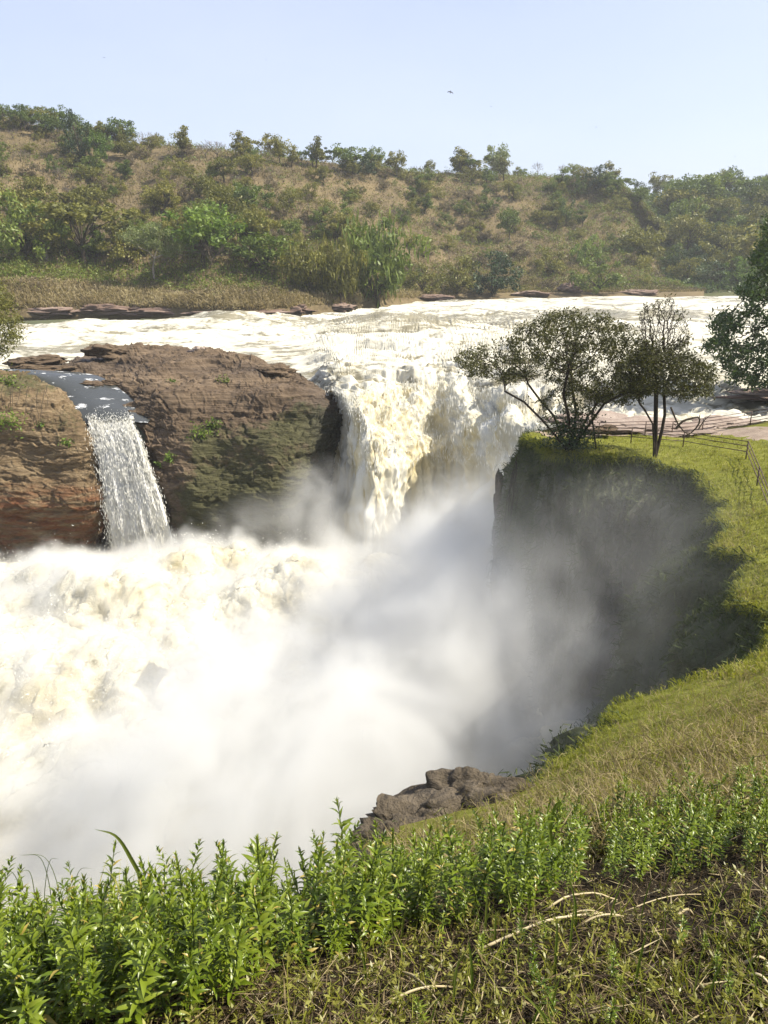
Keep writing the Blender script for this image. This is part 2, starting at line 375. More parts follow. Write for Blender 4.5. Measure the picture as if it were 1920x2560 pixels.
amp = 1.0*sstep(742, 800, proj(G)[1])+.45
calm = sstep(-30, -14, G[..., 0])*0+1
wq = G+np.stack([pn(G*.13, 45), pn(G*.13, 46), 0*dist], -1)*2.0
w1 = fbm(wq*np.array([.05, .16, .1]), 3, 41, .45); w2 = fbm(wq*np.array([.17, .75, .4]), 3, 43, .55, 2)*.5
calm = 1-.85*sstep(840, 740, proj(G)[0])*sstep(840, 875, proj(G)[1])
wave = (w1*1.15+w2*.95*np.clip((112/dist)**2.5, .05, 1.)-.1)*amp*.9*calm
qf = np.stack([G[..., 0]*.55, G[..., 1]*.3, G[..., 2]*.10], -1)
str1 = fbm(qf, 4, 51, .6, 1); str2 = fbm(np.stack([G[..., 0]*1.6, G[..., 1]*.8, G[..., 2]*.28], -1), 3, 57, .6)
lump = fbm(G*np.array([.35, .35, .25]), 4, 61, .55, 1)
rightness = sstep(3, 9, G[..., 0])
str1 = fbm(qf+np.stack([pn(G*.2, 58), 0*dist, 0*dist], -1)*.35, 4, 51, .55)
lump = fbm(G*np.array([.22, .22, .18])+np.stack([pn(G*.3, 59), pn(G*.3, 60), 0*dist], -1)*.3, 4, 61, .45)
fall = (str1*1.15*(1-rightness*.4)+str2*.13+lump*(.5+1.9*rightness)-.2)
disp = wave*riv+fall*(1-riv)*sstep(5, 6.2, vpar)
# standing waves where the river steps down
px_, py_, _ = proj(G)
hump = np.exp(-((px_-1010)/170)**2-((py_-822)/20)**2)*2.0+np.exp(-((px_-560)/130)**2-((py_-806)/13)**2)*1.4-np.exp(-((px_-1060)/200)**2-((py_-900)/35)**2)*1.2+np.exp(-((px_-1560)/200)**2-((py_-800)/20)**2)*.9
lipw = np.exp(-((vpar-5.4)/.7)**2)*(cxp.min() < 0)
G = G+N*disp[..., None]; G[..., 2] += hump*riv
G[..., 1] += lipw*(fbm(np.stack([G[..., 0]*.16, 0*dist, 0*dist], -1), 4, 67, .6)*3.2); G[..., 2] += lipw*fbm(np.stack([G[..., 0]*.3, G[..., 1]*.15, 0*dist], -1), 4, 69, .6)*.7
smoothw = np.exp(-((px_-1010)/190)**2-((py_-815)/20)**2)+.8*np.exp(-((px_-540)/110)**2-((py_-800)/11)**2)+.7*np.exp(-((px_-1500)/260)**2-((py_-800)/25)**2)+.5*np.exp(-((px_-650)/90)**2-((py_-925)/22)**2)
crest = sstep(-.35, .5, w2*.7+w1*.6)
fallw = sstep(4.75, 6.0, vpar+.5*fbm(G*.3, 3, 63))
foam = (-.17*smoothw+.17*crest-.07)*riv+(.02+.06*rightness+.05*sstep(1130, 1250, py_))*(1-riv)
cut = int(np.searchsorted(vpar[:, 0], 5.0))
f_riv = G[:cut+1]; tag(obj('river', mesh('river', f_riv, gfaces(cut+1, NCr), M_flow, foam=foam[:cut+1], fall=fallw[:cut+1])), kind='structure')
c0 = int(NCr*3.2/14); c1 = int(NCr*12.2/14)
f_fal = G[cut:, c0:c1]; tag(obj('waterfall', mesh('waterfall', f_fal, gfaces(NRr-cut, c1-c0), M_flow, foam=foam[cut:, c0:c1], fall=fallw[cut:, c0:c1])), kind='structure')
FALL_G, FALL_N = G[cut:, c0:c1], N[cut:, c0:c1]
# ------------------------------------------------------------------ rock ledge between the falls, and the bluff at the left
def rocksheet(name, ctrl, nr, nc, m, seed, amp=1., moss=None, wet=None, stain=None, terr=1.0, sinkback=False, cell=.6):
    C = np.array([[P(*q) for q in col] for col in ctrl]).transpose(1, 0, 2)
    if sinkback: C[0] = C[1]+np.array([0, 5, -3.])
    G = sheet(C, nr, nc); N = gnormal(G); N = np.where(N[..., 1:2]*-.6+N[..., 2:3] < 0, -N, N)
    tilt = G[..., 2]+.10*G[..., 0]+.06*G[..., 1]
    w = fbm(G*np.array([.12, .12, .1]), 4, seed)*2.4
    q = (tilt+w)*1.15; stepf = (q-np.floor(q)); ter = np.where(stepf < .8, stepf*.25, .2+(stepf-.8)*4)-.5      # ledges
    s2 = fbm(np.stack([G[..., 0]*.13, G[..., 1]*.30, G[..., 2]*1.5+G[..., 0]*.16+G[..., 1]*.2], -1), 5, seed+3, .55, 2)
    s3 = fbm(G*np.array([.15, .22, .22]), 5, seed+5, .46)
    wq = G+np.stack([fbm(G*.5, 3, seed+11), fbm(G*.5, 3, seed+12), fbm(G*.5, 3, seed+13)], -1)*.7
    c1, j1 = cells(wq*np.array([.13, .24, .75])+np.stack([0*w, 0*w, G[..., 0]*.06], -1), seed+21); c2, j2 = cells(wq*np.array([.36, .6, 2.0]), seed+23)
    d = amp*(ter*.22*terr+s2*.10+s3*.85+(c1-.5)*cell-.16*np.exp(-(j1/.07)**2)+(c2-.5)*.34*cell-.05*np.exp(-(j2/.08)**2))
    G2 = G+N*d[..., None]
    px, py, _ = proj(G2)
    one = np.zeros_like(px)
    at = dict(moss=moss(px, py, G2) if moss else one, wet=wet(px, py, G2) if wet else one, stain=stain(px, py, G2) if stain else one)
    o = obj(name, mesh(name, G2, gfaces(nr, nc), m, **at)); tag(o, kind='structure')
    return G2, N
led = [
 [(90, 925, 104), (150, 908, 101), (190, 938, 95), (275, 990, 88.5), (345, 1065, 83), (385, 1200, 80.8), (425, 1370, 79.5), (440, 1480, 79)],
 [(255, 868, 113), (260, 885, 107), (310, 935, 93.5), (345, 1000, 86.5), (395, 1095, 81.5), (428, 1220, 78.8), (462, 1370, 77.8), (470, 1480, 77)],
 [(330, 855, 116), (335, 866, 108), (390, 920, 93), (425, 1000, 84.5), (455, 1110, 80), (480, 1230, 77.5), (512, 1370, 76.5), (520, 1480, 76)],
 [(470, 862, 112), (474, 872, 104), (525, 925, 93), (560, 1005, 84.5), (560, 1120, 80), (560, 1240, 77), (575, 1370, 76), (580, 1480, 75)],
 [(570, 872, 108), (572, 882, 101), (620, 932, 91), (670, 1000, 84), (690, 1105, 79.5), (690, 1230, 76.5), (690, 1370, 75.5), (690, 1480, 75)],
 [(650, 900, 102), (652, 912, 96), (710, 945, 90), (785, 992, 85), (795, 1090, 81), (755, 1215, 78.2), (700, 1370, 77), (690, 1480, 76.5)],
 [(720, 924, 98), (724, 934, 93), (775, 955, 90), (842, 990, 87.5), (850, 1080, 85.5), (835, 1210, 84), (800, 1370, 83), (800, 1480, 83)],
]
def mossf(px, py, G):
    return .75*sstep(1020, 1110, py+(px-480)*.10)*sstep(400, 520, px)+.5*np.exp(-((px-760)/80)**2-((py-1030)/50)**2)+.35*np.exp(-((px-500)/40)**2-((py-1100)/40)**2)+.35*sstep(1150, 1250, py)
def wetf(px, py, G):
    return np.clip(.85*np.exp(-((px-830)/60)**2-((py-1060)/120)**2)+.6*sstep(1280, 1380, py)+.8*np.exp(-((px-400)/40)**2-((py-1330)/110)**2)+.6*np.exp(-((px-700)/110)**2-((py-925)/14)**2)+.7*sstep(.35, -.1, G[..., 2])*sstep(940, 900, py), 0, 1)
LED, LEDN = rocksheet('rock_ledge', led, 330, 330, M_rock, 71, .95, mossf, wetf, sinkback=True, cell=.42)
blf = [
 [(-420, 925, 92), (-420, 960, 82), (-420, 1060, 79), (-420, 1180, 77.5), (-420, 1300, 76.5), (-420, 1420, 77), (-420, 1500, 77)],
 [(-120, 922, 92), (-110, 962, 82), (-100, 1060, 79), (-100, 1180, 77.8), (-100, 1300, 76.8), (-100, 1420, 77), (-100, 1500, 77)],
 [(20, 930, 92), (20, 955, 84), (22, 1050, 79.5), (20, 1170, 78), (20, 1290, 76.5), (20, 1420, 77), (20, 1500, 77)],
 [(100, 946, 92), (105, 968, 84.5), (112, 1060, 79.8), (120, 1170, 78.2), (120, 1290, 76.6), (115, 1420, 77.5), (110, 1500, 77.5)],
 [(140, 966, 92), (160, 990, 85), (182, 1070, 80.2), (200, 1170, 78.6), (205, 1290, 77), (190, 1420, 79), (185, 1500, 79)],
 [(155, 985, 92), (180, 1018, 86), (222, 1085, 81.2), (248, 1180, 79.6), (252, 1285, 78.4), (225, 1420, 81), (220, 1500, 81)],
 [(160, 990, 94), (196, 1030, 88.5), (240, 1090, 84.5), (275, 1180, 83), (285, 1285, 82.5), (275, 1420, 83), (275, 1500, 83)],
 [(170, 990, 98), (230, 1030, 92), (300, 1100, 87), (330, 1180, 86), (345, 1285, 85), (345, 1420, 85), (345, 1500, 85)],
]
BLF, BLFN = rocksheet('rock_bluff', blf, 300, 260, M_block, 83, .8,
    lambda px, py, G: .55*np.exp(-((px-40)/110)**2-((py-955)/30)**2)+.4*sstep(1330, 1390, py)+.30*np.exp(-((px-150)/60)**2-((py-1060)/60)**2)+.25,
    lambda px, py, G: np.clip(.75*sstep(1300, 1400, py)+.85*sstep(232, 275, px)*sstep(1060, 1120, py), 0, 1),
    lambda px, py, G: np.clip(.9*sstep(1180, 1270, py), 0, 1))
# water in the side channel and behind the ledge
ch = np.array([[P(-420, 925, 93), P(-60, 925, 93), P(100, 930, 93), P(200, 935, 94)], [P(-300, 940, 92.5), P(20, 945, 91), P(140, 945, 91), P(260, 950, 92)],
      [P(60, 985, 89), P(130, 985, 88.5), P(200, 985, 88), P(330, 1000, 87.4)], [P(150, 1030, 85), P(190, 1028, 85), P(265, 1025, 84.8), P(380, 1040, 84.6)],
      [P(180, 1062, 83), P(215, 1062, 83), P(280, 1056, 82.8), P(370, 1062, 82.6)]])
tag(obj('channel_water', mesh('channel_water', sheet(ch, 40, 50)+np.array([0, 0, .22]), gfaces(40, 50), M_channel)), kind='structure')
# ------------------------------------------------------------------ small waterfall in the notch
sf = np.array([
 [P(212, 1035, 85.5), P(250, 1030, 85.5), P(300, 1032, 85.5), P(340, 1040, 85.5)],
 [P(224, 1058, 82.6), P(255, 1060, 82.5), P(300, 1058, 82.3), P(332, 1056, 82.2)],
 [P(236, 1110, 80.6), P(275, 1108, 80.3), P(320, 1106, 80.1), P(356, 1112, 80.2)],
 [P(262, 1190, 79.4), P(300, 1188, 78.9), P(342, 1186, 78.7), P(382, 1190, 78.9)],
 [P(276, 1280, 78.6), P(318, 1280, 78.0), P(366, 1276, 77.7), P(412, 1270, 77.9)],
 [P(282, 1380, 78.2), P(330, 1385, 77.4), P(388, 1385, 77.1), P(438, 1380, 77.3)],
 [P(282, 1460, 78.0), P(334, 1460, 77.2), P(395, 1460, 76.8), P(445, 1460, 77.0)]])
SG = sheet(sf, 200, 110); SN = gnormal(SG); SN = np.where(SN[..., 1:2] > 0, -SN, SN)
uu = np.linspace(0, 1, 110)[None]*8; vv = np.linspace(0, 1, 200)[:, None]
q = np.stack([uu+0*vv, vv*1.6+0*uu, 0*uu+0*vv], -1)
SG = SG+SN*(fbm(q*np.array([.9, 1.5, 1]), 4, 91, .6, 1)*1.0*sstep(.05, .4, vv)-.25+fbm(q*np.array([3, 5, 1]), 3, 95)*.25*sstep(.05, .3, vv))[..., None]
edge = np.minimum(np.linspace(0, 1, 110), 1-np.linspace(0, 1, 110))[None]
tag(obj('side_waterfall', mesh('side_waterfall', SG, gfaces(200, 110), M_side, foam=.10*sstep(0, .15, edge)-.02+0*vv)), kind='structure')
def droplet_field(name, C, L, W, along):
    n = len(C); a = unit(along+rng.normal(size=(n, 3))*.12); b = unit(np.cross(a, rng.normal(size=(n, 3)))); c = np.cross(a, b)
    L = L[:, None]; W = W[:, None]
    V = np.stack([C+a*L, C+b*W, C-b*.5*W+c*.87*W, C-b*.5*W-c*.87*W, C-a*L], 1).reshape(-1, 3); i = np.arange(n)[:, None]*5
    F = np.concatenate([i+np.array(t) for t in ([0, 1, 2], [0, 2, 3], [0, 3, 1], [4, 2, 1], [4, 3, 2], [4, 1, 3])])
    return tag(obj(name, mesh(name, V, F, M_drop, False)), kind='stuff')
# strands and drops on both falls
k = 15000; ri = rng.integers(20, 199, k); ci = np.clip((rng.beta(.8, .8, k)*110).astype(int), 0, 109)
Cc = SG[ri, ci]+SN[ri, ci]*rng.exponential(.28, k)[:, None]+rng.normal(size=(k, 3))*np.array([.16, .1, .2])*(.4+1.6*ri/200)[:, None]
droplet_field('side_fall_drops', Cc, rng.uniform(.06, .30, k), rng.uniform(.014, .035, k), unit(SG[np.minimum(ri+4, 199), ci]-SG[ri-4, ci]))
k = 7000; nr, nc = FALL_G.shape[:2]; ri = (nr*(.03+.6*rng.random(k))).astype(int); ci = rng.integers(int(nc*.06), int(nc*.86), k)
Cc = FALL_G[ri, ci]+np.array([0, -1, .3])*rng.exponential(.45, k)[:, None]+rng.normal(size=(k, 3))*.15
droplet_field('main_fall_drops', Cc, rng.uniform(.06, .38, k), rng.uniform(.015, .045, k), np.array([0, -.25, -1.])+0*Cc)
# ------------------------------------------------------------------ boiling foam on the gorge floor
xs = np.arange(-48, 20, .17); ys = np.concatenate([np.arange(14, 40, .34), np.arange(40, 82, .17)]); X, Y = np.meshgrid(xs, ys)
H = -18.6+0*X
for cx_, cy_, A, rx, ry_ in ((-32, 69, 2.8, 9, 5), (-23, 68.5, 2.2, 5, 4), (-13.8, 70.5, 3.6, 3.4, 3.0), (-17.5, 68, 2.6, 3.5, 3.5), (-9.5, 69, 3.2, 4, 3.5), (-27, 60, 3.6, 8, 4), (-14, 61, 3.6, 6, 4), (-6, 64, 3., 5, 4), (-34, 52, 3, 8, 4), (-20, 52, 2.4, 8, 4), (3, 70, 4, 6, 5), (-28, 44, 2, 9, 4)):
    H += A*np.exp(-((X-cx_)/rx)**2-((Y-cy_)/ry_)**2)
B = np.stack([X, Y, H], -1); NB = gnormal(B); NB *= np.sign(NB[..., 2:3])
wp = B+np.stack([pn(B*.11, 102), pn(B*.11, 103), pn(B*.11, 104)], -1)*3.5
B = B+NB*(fbm(wp*.12, 4, 101, .5)*2.3)[..., None]
wp = B+np.stack([pn(B*.4, 105), pn(B*.4, 106), pn(B*.4, 107)], -1)*1.0
b2 = .5+.8*fbm(wp*.30, 6, 111, .62); NB2 = gnormal(B); NB2 *= np.sign(NB2[..., 2:3])
B = B+NB2*(b2*.72+fbm(B*1.5, 4, 115, .68, 2)*.17)[..., None]
tag(obj('gorge_foam', mesh('gorge_foam', B, gfaces(len(ys), len(xs)), M_boil, foam=(b2-.45)*.16)), kind='structure')
k = 26000; bi = rng.integers(80, len(ys)-10, k); bj = rng.integers(40, 330, k); keep = (b2[bi, bj] > .45)
bi, bj = bi[keep], bj[keep]; k = len(bi)
Cc = B[bi, bj]+NB[bi, bj]*rng.exponential(.5, k)[:, None]+rng.normal(size=(k, 3))*.3
droplet_field('foam_spatter', Cc, rng.uniform(.03, .16, k), rng.uniform(.015, .05, k), rng.normal(size=(k, 3)))
# ------------------------------------------------------------------ right bank: rim of the gorge, land behind it, cliff below it
RIM = np.array([(-30, 1.0, 10.6), (-14, 2.0, 10.5), (-6, 2.9, 10.3), (-3, 3.5, 10.0), (-1.6, 4.6, 9.0), (-.95, 6.5, 7.4), (-.3, 8.5, 6.3), (1.0, 9.6, 5.7), (2.4, 11, 5.2),
  (3.7, 13, 4.4), (4.9, 14.9, 3.7), (6.0, 16.6, 3.1), (8.2, 18.2, 2.8), (11, 20, 2.5), (12.7, 23, 2.0), (13.5, 26, 1.7), (14.9, 30, 1.4), (16.2, 34, 1.3), (17.6, 38, 1.4), (18.2, 41.5, 1.5),
  (17.6, 44.5, 1.5), (16, 46.3, 1.5), (13.4, 47.2, 1.4), (11, 48.2, 1.4), (9.3, 49.6, 1.3), (8.7, 51.3, 1.2), (9.1, 53.5, 1.0), (10.2, 56.5, .7), (12.5, 60, .3)])
OUT = np.array([(15.5, 63.6, .1), (19, 65.2, .0), (23, 64.2, .0), (28, 63.2, .0), (34, 63.8, .1), (42, 65, .2), (60, 67, .3), (110, 70, 1.), (110, 20, 3), (110, -30, 9), (0, -30, 12.6), (-30, -30, 12.4)])
extra = np.array([(0, 0, 12.35), (0, 1.5, 12.0), (-2, 1.5, 11.9), (-6, 1.2, 11.6), (3, 1.5, 12.1), (0, 2.6, 11.15), (-2.2, 2.5, 11.05), (1.2, 3.2, 11.0), (2.6, 3.6, 10.9), (5, 4.2, 11.0), (1.0, 4.6, 9.8), (-.6, 4.4, 9.5),
  (.5, 6.5, 7.9), (3, 6.5, 8.9), (5.5, 7, 9.2), (3.2, 9, 7.2), (5.5, 10.5, 6.9), (8, 12, 6.9), (5.5, 13.2, 5.0), (8.5, 15, 4.9), (12, 17, 4.9), (15, 20, 4.0), (20, 24, 3.6), (12, 10, 8.6), (20, 12, 8.4), (30, 20, 5.),
  (18, 30, 2.2), (21, 36, 2.0), (24, 44, 2.2), (21.5, 46, 1.7), (19, 49, 1.2), (15, 51, 1.3), (12, 52, 1.3), (15, 56, .5), (20, 57, .45), (25, 57, .6), (30, 57, 1.6), (34, 58, 2.2), (40, 60, 2.4), (28, 50, 1.9), (35, 45, 3), (45, 55, 3), (60, 40, 4), (60, 60, 2), (40, 25, 5), (10, -8, 12.4), (40, 0, 10.)])
CP = np.concatenate([RIM, OUT, extra])
def _tps(r2): return np.where(r2 > 0, r2*np.log(np.maximum(r2, 1e-12)), 0)
_n = len(CP); _A = np.zeros((_n+3, _n+3)); _d = ((CP[:, None, :2]-CP[None, :, :2])**2).sum(-1)
_A[:_n, :_n] = _tps(_d)+np.eye(_n)*.4; _A[:_n, _n] = 1; _A[:_n, _n+1:] = CP[:, :2]; _A[_n, :_n] = 1; _A[_n+1:, :_n] = CP[:, :2].T
_w = np.linalg.solve(_A, np.concatenate([CP[:, 2], [0, 0, 0]]))
def land_z(xy):
    xy = np.asarray(xy, float); out = np.empty(len(xy))
    for s in range(0, len(xy), 20000):
        q = xy[s:s+20000]; out[s:s+20000] = _tps(((q[:, None]-CP[None, :, :2])**2).sum(-1))@_w[:_n]+_w[_n]+q@_w[_n+1:]
    x3 = np.concatenate([xy, 0*xy[:, :1]], 1)
    return out+fbm(x3*.55, 4, 131)*.16+fbm(x3*3, 2, 133)*.025
NRIM = 620
seg = np.concatenate([[0], np.cumsum(np.linalg.norm(np.diff(RIM[:, :2], axis=0), axis=1))])
rim = cr1(RIM, np.interp(np.linspace(8, seg[-1], NRIM), seg, np.arange(len(RIM))))
rim3 = np.concatenate([rim[:, :2], 0*rim[:, :1]], 1)
tg = unit(np.gradient(rim[:, :2], axis=0)); onrm = np.stack([-tg[:, 1], tg[:, 0]], -1)   # towards the gorge
_s = np.interp(np.linspace(8, seg[-1], NRIM), seg, np.arange(len(RIM)))
rim[:, 0] += 1.9*np.exp(-((_s-25)/1.5)**2)
rim[:, :2] += onrm*(1-.85*np.exp(-((_s-25)/2.2)**2))[:, None]*(fbm(rim3*.35, 4, 141)*.95+fbm(rim3*2.2, 3, 143)*.14)[:, None]
rim[:, 2] = land_z(rim[:, :2])
poly = np.concatenate([rim[:, :2], OUT[:, :2], RIM[:1, :2]])
def inside(xy, poly):
    x, y = xy[:, 0], xy[:, 1]; r = np.zeros(len(xy), bool); j = len(poly)-1
    for i in range(len(poly)):
        xi, yi = poly[i]; xj, yj = poly[j]
        if yi != yj:
            r ^= ((yi > y) != (yj > y)) & (x < (xj-xi)*(y-yi)/(yj-yi)+xi)
        j = i
    return r
def rimdist(xy):
    out = np.full(len(xy), 1e9)
    for s in range(0, NRIM, 62): out = np.minimum(out, ((xy[:, None]-rim[None, s:s+62, :2])**2).sum(-1).min(1))
    return np.sqrt(out)
g1 = np.stack(np.meshgrid(np.arange(-6, 8, .16), np.arange(.2, 9, .16)), -1).reshape(-1, 2)
g2 = np.stack(np.meshgrid(np.arange(-14, 40, .55), np.arange(-4, 67, .55)), -1).reshape(-1, 2)
g2 = g2[~((g2[:, 0] > -6.2) & (g2[:, 0] < 8.2) & (g2[:, 1] > 0) & (g2[:, 1] < 9.2))]
g3 = np.stack(np.meshgrid(np.arange(-30, 110, 4.), np.arange(-30, 70, 4.)), -1).reshape(-1, 2)
g3 = g3[~((g3[:, 0] > -15) & (g3[:, 0] < 41) & (g3[:, 1] > -5) & (g3[:, 1] < 68))]
g = np.concatenate([g1, g2, g3]); g = g+rng.normal(size=g.shape)*.02
g = g[inside(g, poly)]; g = g[rimdist(g) > .12]
allp = np.concatenate([poly, g]); np_ = len(poly)
cdt = geometry.delaunay_2d_cdt([Vector(p) for p in allp], [], [list(range(np_))], 1, 1e-5)
LV = np.array([v[:] for v in cdt[0]]); LF = np.array([f for f in cdt[2] if len(f) == 3])
LZ = land_z(LV)
def green_at(xy):                       # grass cover of the bank
    x, y = xy[:, 0], xy[:, 1]
    return np.clip(sstep(4.5, 9, y+.2*x)*.85, 0, 1)*np.clip(1-sstep(57.5, 60, y), 0, 1)
LVz = np.concatenate([LV, LZ[:, None]], 1)
v0, v1, v2 = LVz[LF[:, 0]], LVz[LF[:, 1]], LVz[LF[:, 2]]
fl = np.cross(v1-v0, v2-v0)[:, 2] < 0; LF[fl] = LF[fl][:, ::-1]
tag(obj('riverbank_ground', mesh('riverbank_ground', LVz, LF, M_land, green=green_at(LV))), kind='structure')
_gx, _gy = np.arange(-32, 62, .2), np.arange(-2, 70, .2)
_GZ = land_z(np.stack(np.meshgrid(_gx, _gy), -1).reshape(-1, 2)).reshape(len(_gy), len(_gx))
def land_fast(q):
    u = np.clip((q[:, 0]+32)/.2, 0, len(_gx)-1.01); v = np.clip((q[:, 1]+2)/.2, 0, len(_gy)-1.01); i, j = v.astype(int), u.astype(int); a, b = v-i, u-j
    return _GZ[i, j]*(1-a)*(1-b)+_GZ[i+1, j]*a*(1-b)+_GZ[i, j+1]*(1-a)*b+_GZ[i+1, j+1]*a*b
def ground_hit(px, py):                 # where pixels' rays meet the bank
    px = np.asarray(px, float); d = ray(px, py); d = d/d[:, 1:2]
    ts = np.concatenate([np.arange(.8, 8, .05), np.arange(8, 20, .12), np.arange(20, 66, .3)]); hit = np.full(len(px), np.nan); last = .8
    for t in ts:
        live = np.where(np.isnan(hit))[0]
        if not len(live): break
        q = CAM+d[live]*t; hit[live[q[:, 2] < land_fast(q)]] = (t+last)/2; last = t
    ok = ~np.isnan(hit); p = CAM+d*np.nan_to_num(hit)[:, None]; ok &= inside(p[:, :2], poly)
    p[ok, 2] = land_z(p[ok, :2])
    return p, ok
# cliff: skirt below the rim
NT_ = 90; tt = np.linspace(0, 1, NT_)[:, None]**1.15; dep = tt*27.
sarc = np.interp(np.linspace(8, seg[-1], NRIM), seg, np.arange(len(RIM)))[None]
b_near = np.exp(-((sarc-11.2)/1.9)**2); b_right = np.exp(-((sarc-16.5)/2.2)**2); b_tip = np.exp(-((sarc-24.5)/1.6)**2); b_back = np.exp(-((sarc-27)/1.)**2)
def prof(*kv): return np.interp(dep, [k for k, _ in kv], [v for _, v in kv])
off = b_near*prof((0, 0), (3, .2), (6, 1.2), (10, 3.2), (16, 5.0), (27, 7.5))+b_right*prof((0, 0), (2, .5), (6, 1.6), (12, 4), (27, 8))+b_tip*prof((0, 0), (5, -.6), (7, -.2), (12, -.9), (20, -1.6), (27, -2.5))+b_back*prof((0, 0), (2, .1), (2.6, .9), (27, 1.2))+.05*dep*np.exp(-((sarc-20)/2.)**2)*-.6
W = np.zeros((NT_, NRIM, 3)); W[..., :2] = rim[None, :, :2]+onrm[None]*off[..., None]; W[..., 2] = rim[None, :, 2]-dep
q = W*np.array([1, 1, .35]); dsp = (fbm(q*.22, 5, 151, .55)*1.9+fbm(W*np.array([.5, .5, .12]), 4, 153, .55, 2)*.7+fbm(W*np.array([.9, .9, .7]), 4, 157, .6, 2)*.4)*sstep(0, 2.5, dep)*(1-.7*b_tip)*(1-.5*b_back)
W[..., :2] += onrm[None]*dsp[..., None]
grn = np.clip(.75-.02*dep+fbm(W*.2, 3, 161)*.5+.3*b_right, 0, 1)
zero = 0*grn
CL = obj('gorge_cliff', mesh('gorge_cliff', W, gfaces(NT_, NRIM), M_cliff, moss=np.clip(grn*.75+.15, 0, 1), wet=.25+zero, stain=zero)); tag(CL, kind='structure')
WN = gnormal(W); WN = np.where((WN[..., :2]*onrm[None]).sum(-1, keepdims=True) < 0, -WN, WN)
# ------------------------------------------------------------------ spray mist standing in the gorge
bx0, bx1 = np.array([-52., 6., -26.]), np.array([22., 83., 3.])
lobes = [(P(990, 1390, 70), (11, 8, 6.5), .28), (P(1180, 1480, 58), (9, 12, 10), .28), (P(1130, 1400, 62), (8, 9, 9), .12), (P(1050, 1690, 46), (11, 14, 11.5), .25), (P(860, 1560, 58), (9, 9, 6.5), .20),
         (P(760, 1950, 36), (16, 14, 10), .34), (P(100, 2120, 37), (22, 12, 7), .30), (P(1370, 1760, 34), (7, 11, 8), .030), (P(690, 1320, 74.5), (9, 3.5, 4.5), .10), (P(800, 1240, 76), (5, 4, 5), .12),
         (P(1250, 1220, 64), (5, 7, 5), .03), (P(250, 1440, 72), (14, 4, 3.2), .10), (P(1360, 1420, 46), (6, 8, 8), .009), (P(300, 1700, 55), (22, 16, 5.5), .07), (P(1480, 1560, 35), (13, 17, 14), .012)]
